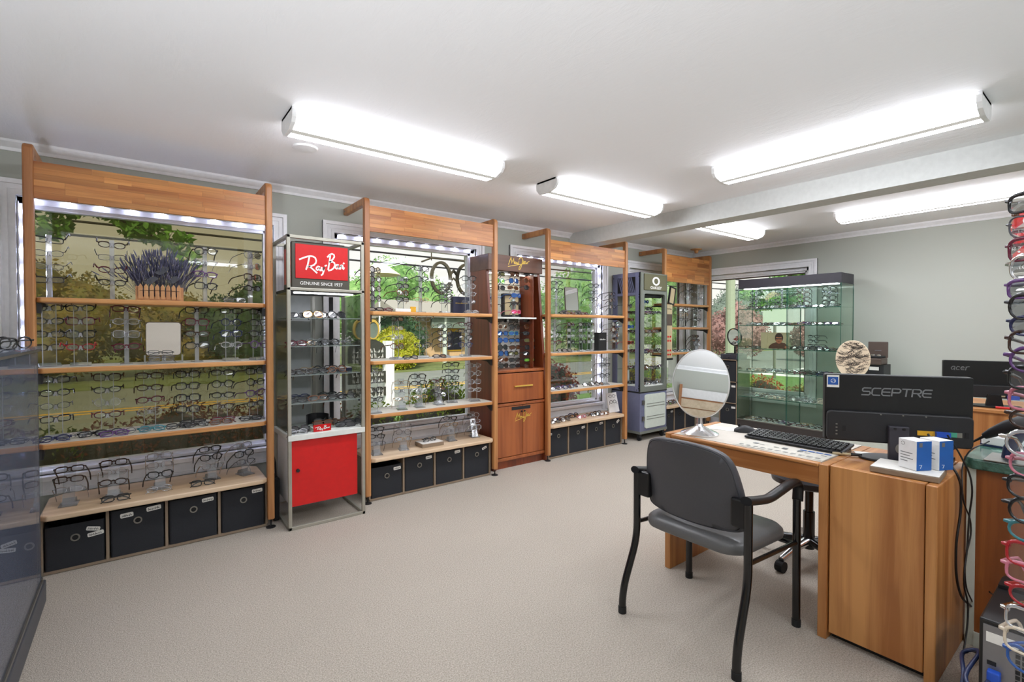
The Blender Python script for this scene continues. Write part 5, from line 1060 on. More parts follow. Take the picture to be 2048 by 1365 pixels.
for nm, c_, kw in [('black', (22, 22, 25), {}), ('dark brown', (58, 36, 26), {}), ('tortoiseshell', (112, 66, 34), {}), ('burgundy', (98, 26, 48), {}), ('navy', (34, 40, 84), {}), ('gunmetal', (96, 96, 102), dict(metal=.8, rough=.3)), ('gold', (190, 150, 84), dict(metal=.85, rough=.25)), ('red', (176, 36, 44), {}), ('purple', (98, 60, 120), {}), ('pink', (206, 120, 140), {}), ('silver', (186, 188, 194), dict(metal=.85, rough=.25)), ('teal', (62, 130, 140), {}), ('cream', (222, 208, 186), {}), ('blue', (44, 92, 168), {})]:
    FC[nm] = plain('frame_' + nm.replace(' ', '_'), c_, kw.get('rough', .22), kw.get('metal', 0), spec=.6, var=.35 if nm == 'tortoiseshell' else .08, scale=160)
FC['clear'] = sheet('frame_clear', (225, 228, 232), 2.0, milk=.35)
LC = dict(clear=M['lens'])
for nm, c_ in [('smoke', (40, 42, 44)), ('brown', (78, 46, 28)), ('blue mirror', (40, 92, 158)), ('green mirror', (120, 190, 60)), ('pink mirror', (220, 60, 110)), ('olive', (92, 92, 50))]:
    LC[nm] = plain('lens_' + nm.replace(' ', '_'), c_, .06, .35 if 'mirror' in nm else .0, spec=.7, var=.1, coat=.6)
COUNT = dict(eyeglasses=0, sunglasses=0)
def own(o, mat):
    o.material_slots[0].link = 'OBJECT'; o.material_slots[0].material = mat
PLACE = Matrix.Identity(4)
def pair(label, Mw, shape, col, lens='clear', folded=False, tilt=0.0, group='display eyeglasses', cat='eyeglasses', parts=True, spread=0.06):
    """one pair of glasses: Mw places the middle of the frame front, which faces local -y"""
    thin = col in ('gunmetal', 'gold', 'silver'); fr_, ln, tm = glass_meshes(shape, thin)
    for m_ in (fr_, *ln, *tm):
        if not m_.materials: m_.materials.append(M['black'])
    t = bpy.data.objects.new(cat, None); COL.objects.link(t); t.empty_display_size = .03; t.matrix_world = Mw; tag(t, label, cat, group)
    def ch(name, me, mat, loc=None, rz=0):
        o = bpy.data.objects.new(name, me); COL.objects.link(o); o.parent = t; own(o, mat)
        if loc: o.location = loc; o.rotation_euler = (0, 0, rz)
    ch('frame_front', fr_, FC[col])
    for l in ln: ch('lens', l, LC[lens])
    for i, s_ in enumerate((-1, 1)):
        hy = wrapy(.068, shape) + .006
        ch('temple', tm[i], FC[col], (s_ * .068, hy + (.003 * (i == 0) if folded else 0), .0095), (s_ * math.radians(86 if i else 88) if folded else -s_ * spread))
    COUNT[cat] += 1
    return t
ORD = ['top', 'second', 'third', 'fourth', 'fifth', 'sixth']
NTH = ['first', 'second', 'third', 'fourth', 'fifth', 'sixth', 'seventh', 'eighth', 'ninth', 'tenth', 'eleventh', 'twelfth', 'thirteenth', 'fourteenth']
SH = ['top shelf', 'second shelf', 'third shelf', 'bench']
rg = random.Random(77)
SHP = ['square', 'rectangle', 'round', 'cat_eye', 'oval']; PAL = ['black'] * 6 + ['dark brown'] * 3 + ['tortoiseshell'] * 2 + ['burgundy', 'navy', 'gunmetal', 'gold', 'purple', 'gunmetal', 'silver']
def nm(s_): return s_.replace('_', '-')
SM = {}
def stand(label, x, y, z, n, kind, rz, step=.073, first=.10):
    t = thing('glasses_stand', label, 'glasses stand', (x, y, z + .0006), rz, 'clear acrylic glasses stands')
    top = first + step * (n - 1) + .03
    key = (kind, n, step)
    if key not in SM:
        if kind == 'column':
            bs = B().box((-.03, -.03, 0), (.03, .03, .006)); bd = B().box((-.011, .004, .006), (.011, .022, top))
        elif kind == 'double':
            bs = B().prism([(-.05, 0), (.03, 0), (.03, .012), (.012, .018), (-.05, .006)], 'x', -.045, .045); bd = B().box((-.030, .008, .006), (-.026, .012, top)).box((.026, .008, .006), (.030, .012, top)); pl_ = B().box((-.026, .009, .01), (.026, .011, top - .005))
        else:
            bs = B().prism([(-.05, 0), (.05, 0), (.05, .005), (-.05, .005)], 'x', -.04, .04).prism([(.02, .005), (.045, .005), (.03, .03)], 'x', -.03, .03)
            bd = B().prism([(-.03, .005), (-.022, .005), (.075, top), (.067, top)], 'x', -.026, .026)
        SM[key] = (bs.mesh('base'), bd.mesh('riser'), pl_.mesh('clear_panel') if kind == 'double' else None)
    bs, bd, pl_ = SM[key]
    if pl_: ob('clear_panel', pl_, M['glass'], t, local=True)
    am = M['easel' if kind == 'slant' else 'acrylic']; ob('base', bs, am, t, local=True); ob('riser', bd, am, t, local=True)
    if 'nose' not in SM: SM['nose'] = B().prism([(-.004, .012), (.004, .012), (.010, -.012), (.004, -.014), (0, -.004), (-.004, -.014), (-.010, -.012)], 'y', -.004, .014).mesh('nose_rest')
    out = []
    for i in range(n):
        zz = top - .03 - step * i
        yy = (-.026 + (zz - .005) * .97 / (top - .005) * .0 + (.097 * (zz / top)) - .012) if kind == 'slant' else 0.0
        ob('nose_rest', SM['nose'], M['nose'], t, local=True, loc=(0, yy - .006, zz))
        out.append(Vector((0, yy - .012, zz)))
    return t, out
def stand_set(u, si, k, px, y, n, kind, rz, cols=None, shapes=None, away=False, step=.073, skip=(), plabel=True):
    rz -= (0, .5, .6, .75)[u]
    U = UNITS[u]; z = U['bz'] if si == 3 else U['sh'][si]; x = at(px, 600, y=y).x
    where = '%s stand, %s, %s' % (NTH[k], SH[si], U['key'])
    t, pos = stand({'column': 'clear notched column', 'double': 'clear double rod holder', 'slant': 'clear slanted easel'}[kind] + ', ' + where, x, y, z, n, kind, rz, step=step, first=.085 if kind == 'slant' else .10)
    Mt = Matrix.Translation((x, y, z)) @ Matrix.Rotation(rz, 4, 'Z')
    for i, p_ in enumerate(pos):
        if i in skip: continue
        c_ = cols[i % len(cols)] if cols else rg.choice(PAL); s_ = shapes[i % len(shapes)] if shapes else rg.choice(SHP)
        Mw = Mt @ Matrix.Translation(p_ + Vector((0, (.030 if away else -.006), .004)))
        if away: Mw = Mt @ Matrix.Translation(p_ + Vector((0, .034, .004))) @ Matrix.Rotation(PI, 4, 'Z') @ Matrix.Rotation(math.radians(rg.uniform(6, 16)), 4, 'X')
        else: Mw = Mw @ Matrix.Rotation(math.radians(-34 if kind == 'slant' else rg.uniform(-10, -3)), 4, 'X')
        Mw = Mw @ Matrix.Rotation(math.radians(rg.uniform(-5, 5)), 4, 'Z') @ Matrix.Rotation(math.radians(rg.uniform(-2.5, 2.5)), 4, 'Y')
        pair('%s %s eyeglasses, %s down on %s' % (c_, nm(s_), ORD[i], where), Mw, s_, c_)
FLAT = {}
def flat(u, si, px, y, col=None, shape=None, rz=0.0, dz=0.0, cat='eyeglasses', lens='clear', lean=None):
    U = UNITS[u]; z = U['bz'] if si == 3 else U['sh'][si]; x = at(px, 600, y=y).x
    k = FLAT.get((u, si), 0); FLAT[(u, si)] = k + 1
    c_ = col or rg.choice(PAL); s_ = shape or rg.choice(SHP)
    h = max(-q[1] for q in lens_outline(s_)) + .003; a = math.radians(-38 if lean is None else lean)
    Mw = Matrix.Translation((x, y, z + h * math.cos(a) + .0022 + dz)) @ Matrix.Rotation(rz + rg.uniform(-.15, .15), 4, 'Z') @ Matrix.Rotation(a, 4, 'X')
    pair('%s %s %s lying folded, %s along %s, %s' % (c_, nm(s_), cat, NTH[k], SH[si], U['key']), Mw, s_, c_, lens, folded=True, group='display ' + cat, cat=cat)
# ---- lavender unit
BK = ['black', 'black', 'dark brown', 'black']
stand_set(0, 0, 0, 100, 3.66, 4, 'column', .25, ['black', 'gunmetal', 'gunmetal', 'black'], ['rectangle', 'oval', 'oval', 'rectangle'], away=True)
stand_set(0, 0, 1, 225, 3.66, 4, 'column', .0, ['dark brown', 'gunmetal', 'burgundy', 'black'], ['oval', 'rectangle', 'oval', 'oval'], away=True)
stand_set(0, 0, 2, 411, 3.62, 4, 'column', .15, ['black', 'silver', 'purple', 'black'], ['round', 'oval', 'rectangle', 'square'])
stand_set(0, 0, 3, 503, 3.64, 4, 'column', .45, ['gunmetal', 'silver', 'dark brown', 'black'], ['round', 'round', 'square', 'oval'])
flat(0, 0, 470, 3.56, 'gunmetal', 'rectangle', -.1, lean=-20)
stand_set(0, 1, 0, 98, 3.68, 4, 'double', .2, ['black', 'black', 'black', 'dark brown'], ['oval', 'oval', 'rectangle', 'rectangle'], away=True)
stand_set(0, 1, 1, 160, 3.64, 4, 'double', .05, ['black', 'burgundy', 'black', 'red'], ['oval', 'square', 'square', 'oval'], away=True)
stand_set(0, 1, 2, 252, 3.64, 4, 'column', .0, ['burgundy', 'clear', 'silver', 'burgundy'], ['rectangle', 'oval', 'square', 'oval'])
stand_set(0, 1, 3, 393, 3.62, 4, 'column', .05, ['black', 'burgundy', 'dark brown', 'black'], ['cat_eye', 'square', 'oval', 'cat_eye'])
stand_set(0, 1, 4, 461, 3.64, 4, 'double', .15, ['black', 'navy', 'navy', 'clear'], ['rectangle', 'round', 'square', 'oval'])
stand_set(0, 1, 5, 515, 3.62, 4, 'double', .4, ['black', 'black', 'black', 'purple'], ['rectangle', 'square', 'cat_eye', 'round'])
flat(0, 1, 322, 3.53, 'gunmetal', 'rectangle', 0, .012, lean=-10)
stand_set(0, 2, 0, 108, 3.68, 4, 'double', .15, ['black', 'black', 'gunmetal', 'black'], ['rectangle', 'oval', 'oval', 'rectangle'], away=True)
stand_set(0, 2, 1, 212, 3.68, 4, 'double', .0, ['dark brown', 'black', 'silver', 'burgundy'], ['square', 'oval', 'round', 'oval'], away=True)
stand_set(0, 2, 2, 297, 3.70, 4, 'double', .0, ['dark brown', 'dark brown', 'burgundy', 'silver'], ['rectangle', 'oval', 'oval', 'round'])
stand_set(0, 2, 3, 373, 3.66, 4, 'double', .05, ['black'] * 4, ['cat_eye', 'square', 'square', 'square'])
stand_set(0, 2, 4, 443, 3.66, 4, 'double', .0, ['black', 'black', 'black', 'dark brown'], ['rectangle', 'round', 'oval', 'oval'])
stand_set(0, 2, 5, 507, 3.66, 4, 'double', .4, ['black', 'black', 'purple', 'black'], ['square', 'round', 'cat_eye', 'oval'])
for (px, y, c_, s_, dz) in [(105, 3.56, 'navy', 'oval', 0), (142, 3.60, 'gunmetal', 'oval', 0), (183, 3.60, 'black', 'rectangle', .0), (216, 3.60, 'black', 'oval', .0), (225, 3.545, 'purple', 'rectangle', 0), (272, 3.58, 'gunmetal', 'oval', 0), (301, 3.57, 'teal', 'oval', 0), (355, 3.58, 'black', 'rectangle', 0), (383, 3.60, 'black', 'rectangle', .012), (391, 3.56, 'black', 'oval', 0), (441, 3.57, 'tortoiseshell', 'rectangle', 0), (444, 3.60, 'burgundy', 'rectangle', .010), (500, 3.60, 'black', 'rectangle', 0)]:
    flat(0, 2, px, y, c_, s_, .0, dz)
stand_set(0, 3, 0, 132, 3.66, 3, 'slant', -.05, ['dark brown', 'dark brown', 'silver'], ['rectangle', 'rectangle', 'rectangle'], step=.052)
stand_set(0, 3, 1, 222, 3.68, 3, 'slant', -.05, ['dark brown', 'silver', 'dark brown'], ['rectangle', 'oval', 'oval'], step=.052)
stand_set(0, 3, 2, 316, 3.70, 3, 'slant', .05, ['clear', 'silver', 'black'], ['square', 'square', 'cat_eye'], step=.052)
stand_set(0, 3, 3, 420, 3.72, 3, 'slant', .15, ['black', 'black', 'clear'], ['rectangle', 'cat_eye', 'round'], step=.052)
stand_set(0, 3, 4, 487, 3.70, 3, 'slant', .35, ['clear', 'black', 'gunmetal'], ['rectangle', 'square', 'rectangle'], step=.052)
flat(0, 3, 226, 3.555, 'black', 'rectangle', .0, lean=-15); flat(0, 3, 314, 3.60, 'silver', 'oval', .0, lean=-15); flat(0, 3, 402, 3.58, 'black', 'rectangle', .05, lean=-15)
# ---- unit after the red display
stand_set(1, 0, 0, 748, 3.64, 4, 'column', .9, ['black', 'dark brown', 'dark brown', 'black'], ['round'] * 4)
stand_set(1, 0, 1, 803, 3.66, 4, 'double', .75, ['gunmetal', 'black', 'tortoiseshell', 'black'], ['round', 'rectangle', 'round', 'rectangle'], step=.055)
stand_set(1, 0, 2, 842, 3.62, 4, 'column', .5, ['black', 'black', 'black', 'gold'], ['square', 'square', 'round', 'oval'], step=.085)
stand_set(1, 0, 3, 890, 3.70, 4, 'double', .4, ['black', 'black', 'black', 'black'], ['rectangle', 'oval', 'oval', 'rectangle'], step=.045)
stand_set(1, 0, 4, 937, 3.62, 4, 'double', .2, ['black', 'silver', 'silver', 'gunmetal'], ['square', 'round', 'oval', 'oval'], step=.068)
flat(1, 0, 752, 3.56, 'black', 'rectangle'); flat(1, 0, 770, 3.60, 'burgundy', 'oval'); flat(1, 0, 945, 3.57, 'silver', 'oval')
stand_set(1, 1, 0, 792, 3.66, 4, 'double', .7, ['black', 'gold', 'silver', 'tortoiseshell'], ['rectangle', 'oval', 'round', 'round'])
stand_set(1, 1, 1, 846, 3.70, 4, 'double', .1, ['clear', 'gold', 'gunmetal', 'black'], ['oval', 'square', 'oval', 'cat_eye'], away=True)
stand_set(1, 1, 2, 888, 3.66, 4, 'double', .3, ['gunmetal', 'black', 'black', 'dark brown'], ['square', 'cat_eye', 'round', 'oval'], step=.055)
stand_set(1, 1, 3, 930, 3.66, 4, 'double', .2, ['burgundy', 'black', 'black', 'navy'], ['oval', 'rectangle', 'square', 'round'], step=.060)
flat(1, 1, 822, 3.57, 'black', 'oval'); flat(1, 1, 880, 3.58, 'dark brown', 'rectangle')
stand_set(1, 2, 0, 748, 3.62, 4, 'double', .4, ['silver', 'gunmetal', 'black', 'black'], ['round', 'round', 'square', 'oval'])
stand_set(1, 2, 1, 803, 3.64, 3, 'slant', .2, ['gold', 'gunmetal', 'gold'], ['oval', 'round', 'oval'], step=.062)
stand_set(1, 2, 2, 838, 3.66, 4, 'slant', .3, ['black', 'black', 'silver', 'gold'], ['square', 'cat_eye', 'oval', 'oval'], step=.055)
stand_set(1, 2, 3, 877, 3.68, 3, 'slant', .4, ['burgundy', 'gunmetal', 'black'], ['oval', 'rectangle', 'round'], step=.055)
stand_set(1, 2, 4, 903, 3.72, 5, 'double', .15, ['black', 'black', 'black', 'black', 'gunmetal'], ['rectangle', 'oval', 'square', 'cat_eye', 'oval'], step=.058)
stand_set(1, 2, 5, 948, 3.66, 4, 'double', .2, ['silver', 'clear', 'silver', 'clear'], ['oval', 'round', 'square', 'oval'])
stand_set(1, 3, 0, 752, 3.64, 3, 'slant', .3, ['black', 'black', 'gunmetal'], ['rectangle', 'oval', 'rectangle'], step=.052)
stand_set(1, 3, 1, 806, 3.66, 3, 'slant', .2, ['silver', 'gunmetal', 'gold'], ['oval', 'round', 'oval'], step=.052)
stand_set(1, 3, 2, 902, 3.70, 3, 'slant', .3, ['black', 'gold', 'silver'], ['oval', 'oval', 'round'], step=.052)
stand_set(1, 3, 3, 948, 3.70, 3, 'slant', .3, ['clear', 'silver', 'clear'], ['round', 'oval', 'square'], step=.052)
# ---- unit before the grey tower
stand_set(2, 0, 0, 1113, 3.68, 4, 'column', .2, ['black', 'black', 'silver', 'gunmetal'], ['oval', 'round', 'oval', 'round'])
stand_set(2, 0, 1, 1186, 3.68, 4, 'double', .3, ['black', 'black', 'black', 'silver'], ['square', 'rectangle', 'oval', 'round'])
stand_set(2, 0, 2, 1222, 3.70, 3, 'double', .8, ['black', 'dark brown', 'black'], ['rectangle', 'round', 'square'])
for (px, c_) in ((1128, 'black'), (1142, 'tortoiseshell'), (1156, 'black'), (1170, 'burgundy')): flat(2, 0, px, 3.65, c_, 'oval')
stand_set(2, 1, 0, 1110, 3.70, 4, 'column', .2, ['silver', 'gunmetal', 'silver', 'burgundy'], ['oval', 'round', 'oval', 'oval'])
for k, px in enumerate((1140, 1163, 1180)):
    stand_set(2, 1, k + 1, px, 3.70 - .02 * k, 4, 'double', .75, [['burgundy', 'gunmetal', 'silver', 'black'], ['black', 'gunmetal', 'silver', 'black'], ['black', 'silver', 'gunmetal', 'gunmetal']][k], ['oval', 'rectangle', 'oval', 'rectangle'], step=.062)
stand_set(2, 1, 4, 1229, 3.70, 4, 'double', .5, ['gunmetal', 'tortoiseshell', 'silver', 'gold'], ['round', 'round', 'round', 'oval'], step=.065)
flat(2, 1, 1125, 3.66, 'black', 'square'); flat(2, 1, 1135, 3.64, 'black', 'square')
stand_set(2, 2, 0, 1209, 3.70, 4, 'double', .2, ['gunmetal', 'black', 'silver', 'black'], ['rectangle', 'rectangle', 'oval', 'round'], step=.06)
for (px, y, c_) in ((1112, 3.66, 'navy'), (1124, 3.70, 'purple'), (1136, 3.66, 'navy'), (1148, 3.70, 'navy'), (1176, 3.68, 'black'), (1190, 3.70, 'dark brown'), (1200, 3.66, 'black')): flat(2, 2, px, y, c_, None)
for (px, y, c_) in ((1112, 3.66, 'dark brown'), (1116, 3.74, 'navy'), (1132, 3.68, 'dark brown'), (1130, 3.76, 'black'), (1150, 3.78, 'black'), (1148, 3.83, 'navy'), (1165, 3.70, 'pink'), (1180, 3.74, 'tortoiseshell'), (1192, 3.70, 'black'), (1196, 3.78, 'dark brown'), (1210, 3.68, 'tortoiseshell')): flat(2, 3, px, y, c_, None)
# ---- corner unit
stand_set(3, 0, 0, 1376, 3.70, 4, 'column', .3, ['black', 'gunmetal', 'black', 'silver'], ['oval', 'oval', 'round', 'oval'])
stand_set(3, 0, 1, 1398, 3.72, 4, 'column', .3, ['silver', 'gunmetal', 'silver', 'gunmetal'], ['oval'] * 4)
stand_set(3, 1, 0, 1366, 3.70, 3, 'double', .2, ['black', 'gold', 'black'], ['rectangle', 'oval', 'oval'], step=.06)
stand_set(3, 1, 1, 1392, 3.70, 4, 'double', .2, ['black', 'black', 'gunmetal', 'black'], ['rectangle', 'oval', 'round', 'oval'], step=.06)
stand_set(3, 2, 0, 1393, 3.72, 3, 'slant', .4, ['black', 'black', 'gunmetal'], ['oval', 'oval', 'round'], step=.055)
for (px, c_) in ((1355, 'black'), (1368, 'teal'), (1380, 'black')): flat(3, 2, px, 3.68, c_, 'oval')
# ---- red display tower
def row(pos, cat, y_of, zs, where, group, step_label=True):
    for k, (px, y, z, c_, s_, l, rz, fold) in enumerate(pos):
        x = at(px, 600, y=y).x; h = max(-q[1] for q in lens_outline(s_)) + .003; a = math.radians(-25)
        Mw = Matrix.Translation((x, y, z + h * math.cos(a) + .0015)) @ Matrix.Rotation(rz, 4, 'Z') @ Matrix.Rotation(a, 4, 'X')
        pair('%s %s %s, %s along %s' % (c_, nm(s_), cat, NTH[k], where), Mw, s_, c_, l, folded=fold, group=group, cat=cat)
zr = RBZ
row([(597, 3.44, zr[0], 'black', 'wrap', 'smoke', .1, 1), (626, 3.44, zr[0], 'gold', 'aviator', 'brown', 0, 1), (655, 3.45, zr[0], 'black', 'square', 'smoke', 0, 1), (674, 3.44, zr[0], 'black', 'aviator', 'smoke', .2, 1), (597, 3.62, zr[0] + .0, 'navy', 'square', 'smoke', 0, 1), (628, 3.60, zr[0] + .012, 'black', 'round', 'smoke', 0, 1), (655, 3.58, zr[0] + .006, 'tortoiseshell', 'square', 'brown', .1, 1)], 'sunglasses', 0, 0, 'upper shelf of red display', 'display sunglasses')
row([(592, 3.44, zr[1], 'burgundy', 'rectangle', 'clear', 0, 1), (612, 3.46, zr[1], 'gold', 'oval', 'clear', .1, 1), (640, 3.46, zr[1], 'black', 'oval', 'clear', 0, 1), (660, 3.44, zr[1], 'black', 'round', 'clear', .1, 1), (685, 3.45, zr[1], 'gunmetal', 'round', 'clear', 0, 1), (594, 3.62, zr[1], 'dark brown', 'oval', 'clear', 0, 1), (632, 3.62, zr[1] + .004, 'silver', 'round', 'clear', 0, 0), (662, 3.60, zr[1] + .004, 'gunmetal', 'oval', 'clear', 0, 0)], 'eyeglasses', 0, 0, 'second glass shelf, red display', 'display eyeglasses')
row([(590, 3.44, zr[2], 'black', 'rectangle', 'clear', .1, 1), (606, 3.46, zr[2], 'dark brown', 'oval', 'clear', 0, 1), (636, 3.46, zr[2], 'black', 'oval', 'clear', 0, 1), (645, 3.55, zr[2], 'black', 'round', 'clear', 0, 1), (674, 3.45, zr[2], 'tortoiseshell', 'round', 'clear', 0, 1), (618, 3.62, zr[2], 'gold', 'oval', 'clear', .1, 0), (676, 3.56, zr[2], 'black', 'square', 'clear', .3, 0)], 'eyeglasses', 0, 0, 'third glass shelf, red display', 'display eyeglasses')
row([(592, 3.44, zr[3], 'black', 'rectangle', 'clear', 0, 1), (604, 3.48, zr[3], 'black', 'oval', 'clear', .1, 1), (636, 3.46, zr[3], 'tortoiseshell', 'wrap', 'clear', 0, 0), (674, 3.45, zr[3], 'black', 'oval', 'clear', 0, 1), (690, 3.45, zr[3], 'black', 'round', 'clear', -.2, 1), (598, 3.60, zr[3], 'navy', 'rectangle', 'clear', 0, 1), (655, 3.62, zr[3], 'black', 'rectangle', 'clear', .1, 1)], 'eyeglasses', 0, 0, 'lowest glass shelf, red display', 'display eyeglasses')
row([(598, 3.43, .6225, 'black', 'aviator', 'smoke', .1, 1), (594, 3.385, .6225, 'silver', 'oval', 'clear', .1, 1), (690, 3.45, .6225, 'black', 'wrap', 'smoke', -.3, 1), (676, 3.58, .6225, 'tortoiseshell', 'square', 'brown', -.2, 1), (705, 3.50, .6225, 'black', 'square', 'smoke', -.2, 1), (645, 3.47, .648, 'tortoiseshell', 'rectangle', 'brown', 0, 1), (645, 3.52, .648, 'black', 'square', 'smoke', 0, 1)], 'sunglasses', 0, 0, 'deck of red display', 'display sunglasses')
# ---- mahogany cabinet: rows of sunglasses on rails
MJ = [(548, [(1000, 'black', 'olive'), (1030, 'dark brown', 'brown'), (1058, 'black', 'smoke')]), (562, [(1000, 'teal', 'green mirror'), (1028, 'navy', 'blue mirror'), (1057, 'tortoiseshell', 'brown')]), (576, [(1000, 'black', 'smoke'), (1027, 'gold', 'brown'), (1058, 'black', 'smoke')]),
      (641, [(1006, 'black', 'smoke'), (1028, 'black', 'smoke'), (1058, 'black', 'smoke')]), (654, [(1006, 'cream', 'brown'), (1030, 'black', 'smoke'), (1058, 'tortoiseshell', 'brown')]), (667, [(1006, 'navy', 'blue mirror'), (1029, 'teal', 'blue mirror'), (1058, 'black', 'smoke')]), (681, [(1006, 'blue', 'blue mirror'), (1030, 'black', 'blue mirror'), (1060, 'gunmetal', 'olive')]),
      (695, [(1006, 'black', 'smoke'), (1031, 'dark brown', 'brown'), (1060, 'black', 'smoke')]), (707, [(1008, 'navy', 'blue mirror'), (1028, 'black', 'olive'), (1058, 'black', 'smoke')]), (720, [(1008, 'tortoiseshell', 'brown'), (1030, 'black', 'smoke'), (1060, 'black', 'green mirror')]), (732, [(1008, 'black', 'smoke'), (1031, 'black', 'smoke'), (1060, 'dark brown', 'brown')])]
for r, (py, its) in enumerate(MJ):
    for k, (px, c_, l) in enumerate(its):
        p_ = at(px, py, y=3.74)
        pair('%s framed %s sunglasses, %s peg row, %s across, mahogany cabinet' % (c_, l.replace(' mirror', '-mirrored'), NTH[r] if r else 'top', NTH[k]), Matrix.Translation(p_) @ Matrix.Rotation(rg.uniform(.0, .2), 4, 'Z') @ Matrix.Rotation(math.radians(-6), 4, 'X'), rg.choice(['wrap', 'aviator', 'square', 'wrap']), c_, l, group='display sunglasses', cat='sunglasses', spread=.03)
mt, pos = stand('clear rod stand in the mirrored niche of the mahogany cabinet', 2.88, 3.70, 1.43, 3, 'column', .2, step=.078, first=.05)
for i, (c_, l) in enumerate((('blue', 'blue mirror'), ('dark brown', 'smoke'), ('pink', 'pink mirror'))):
    pair('%s framed %s sunglasses on the niche stand, mahogany cabinet' % (c_, l.replace(' mirror', '-mirrored')), Matrix.Translation((2.88, 3.68, 1.432)) @ Matrix.Rotation(.2, 4, 'Z') @ Matrix.Translation(pos[i]), 'wrap', c_, l, group='display sunglasses', cat='sunglasses', spread=.03)
ob('niche_floor', B().box((2.64, 3.66, 1.415), (3.12, 3.85, 1.43)), M['pad'], bpy.data.objects['display_cabinet'])
# ---- grey tower
for k, (px, py, c_, s_, l) in enumerate([(1258, 612, 'black', 'round', 'smoke'), (1262, 640, 'tortoiseshell', 'wrap', 'brown'), (1262, 654, 'blue', 'wrap', 'blue mirror'), (1292, 604, 'navy', 'wrap', 'blue mirror'), (1300, 618, 'black', 'wrap', 'smoke'), (1262, 686, 'red', 'wrap', 'brown'), (1292, 765, 'black', 'wrap', 'smoke'), (1312, 765, 'black', 'wrap', 'smoke')]):
    pair('%s %s sunglasses, %s of the grey tower' % (c_, nm(s_), NTH[k]), Matrix.Translation(at(px, py, y=3.70)), s_, c_, l, group='display sunglasses', cat='sunglasses')
for k, (px, z, y) in enumerate([(1296, OKZ[0], 3.70), (1318, OKZ[0], 3.66), (1300, OKZ[1], 3.70), (1320, OKZ[1], 3.70), (1296, OKZ[2], 3.66), (1318, OKZ[2], 3.70), (1304, OKZ[3], 3.66), (1322, OKZ[3], 3.70)]):
    c_ = rg.choice(PAL); s_ = rg.choice(SHP); pair('%s %s eyeglasses, %s on the grey tower glass shelves' % (c_, nm(s_), NTH[k]), Matrix.Translation((at(px, 600, y=y).x, y, z + .024)) @ Matrix.Rotation(.3, 4, 'Z') @ Matrix.Rotation(-.3, 4, 'X'), s_, c_, folded=k % 2 == 0)
# ---- glasses rack at the near edge of the desk side
t = thing('glasses_rack', 'tall clear rack column of bright spectacles in front of the marble counter', 'display rack', (1.44, -.10, 0))
ob('base', B().lathe([(.16, 0), (.16, .015), (.03, .03)], (1.44, -.10, 0), 32), M['satin'], t, smooth=True); ob('pole', B().cyl((1.44, -.10, .03), (1.44, -.10, 1.72), .018, n=16), M['steel'], t); ob('panel', B().box((1.425, -.16, .60), (1.455, -.04, 1.70)), M['acrylic'], t)
RK = [(395, 2020, 'black', 'rectangle', 1), (424, 2034, 'tortoiseshell', 'square', 1), (446, 2020, 'gunmetal', 'cat_eye', 1), (462, 2032, 'pink', 'square', 1), (492, 2020, 'burgundy', 'square', 1), (531, 2020, 'clear', 'round', 1), (575, 2018, 'purple', 'rectangle', 1), (612, 2018, 'black', 'round', 1), (652, 2022, 'navy', 'oval', 1), (686, 2040, 'dark brown', 'square', 0), (722, 2042, 'purple', 'round', 0), (760, 2045, 'black', 'square', 0), (804, 2040, 'pink', 'square', 0), (846, 2044, 'dark brown', 'oval', 0), (896, 2036, 'clear', 'round', 0), (944, 2042, 'pink', 'cat_eye', 0), (990, 2040, 'black', 'cat_eye', 0), (1036, 2042, 'black', 'round', 0), (1080, 2038, 'teal', 'oval', 0), (1128, 2038, 'red', 'square', 0), (1166, 2040, 'pink', 'rectangle', 0), (1216, 2040, 'red', 'oval', 0), (1264, 2036, 'clear', 'square', 0), (1308, 2036, 'cream', 'square', 0), (1350, 2036, 'blue', 'cat_eye', 0)]
for k, (py, px, c_, s_, up) in enumerate(RK):
    d_ = at(px, py, z=CAMH + (.0001 if abs(py - 658) < 1 else (658 - py) / abs(658 - py) * .1)) if False else None
    v = _f + _r * ((px + 68 - CX) / F) - _u * ((py - CY) / F); p_ = v * .86 + Vector((0, 0, CAMH))
    rz = math.radians(-124 if up else -104 + (k % 3) * 5)
    M_ = Matrix.Translation(p_) @ Matrix.Rotation(rz, 4, 'Z') @ Matrix.Rotation(math.radians(2 if up else -8), 4, 'X')
    pair('%s %s eyeglasses, %s from the top of the near rack column' % (c_, nm(s_), (NTH + ['fifteenth', 'sixteenth', 'seventeenth', 'eighteenth', 'nineteenth', 'twentieth', 'twenty-first', 'twenty-second', 'twenty-third', 'twenty-fourth', 'twenty-fifth'])[k]), M_, s_, c_, spread=0.0)
# ---- floor showcase
for k, (z, c_, s_, x, y) in enumerate([(SCZ[2], 'black', 'oval', -.46, 2.90), (SCZ[2], 'silver', 'round', -.48, 2.66), (SCZ[1], 'gunmetal', 'oval', -.46, 2.92), (SCZ[1], 'black', 'rectangle', -.47, 2.64), (SCZ[0], 'dark brown', 'oval', -.46, 2.92), (SCZ[0], 'black', 'oval', -.48, 2.70)]):
    s2, ps = stand('clear single rest, %s one inside the floor showcase' % NTH[k], x, y, z, 1, 'column', .8, first=.09)
    pair('%s %s eyeglasses, %s one inside the floor showcase' % (c_, nm(s_), NTH[k]), Matrix.Translation((x, y, z)) @ Matrix.Rotation(.8, 4, 'Z') @ Matrix.Translation(ps[0]) @ Matrix.Rotation(-.1, 4, 'X'), s_, c_)
for k, (x, y, s_) in enumerate([(-.40, 2.80, 'round'), (-.42, 2.62, 'square')]):
    pair('black %s eyeglasses standing on top of the floor showcase, %s' % (s_, NTH[k]), Matrix.Translation((x, y, 1.263)) @ Matrix.Rotation(.6, 4, 'Z'), s_, 'black')
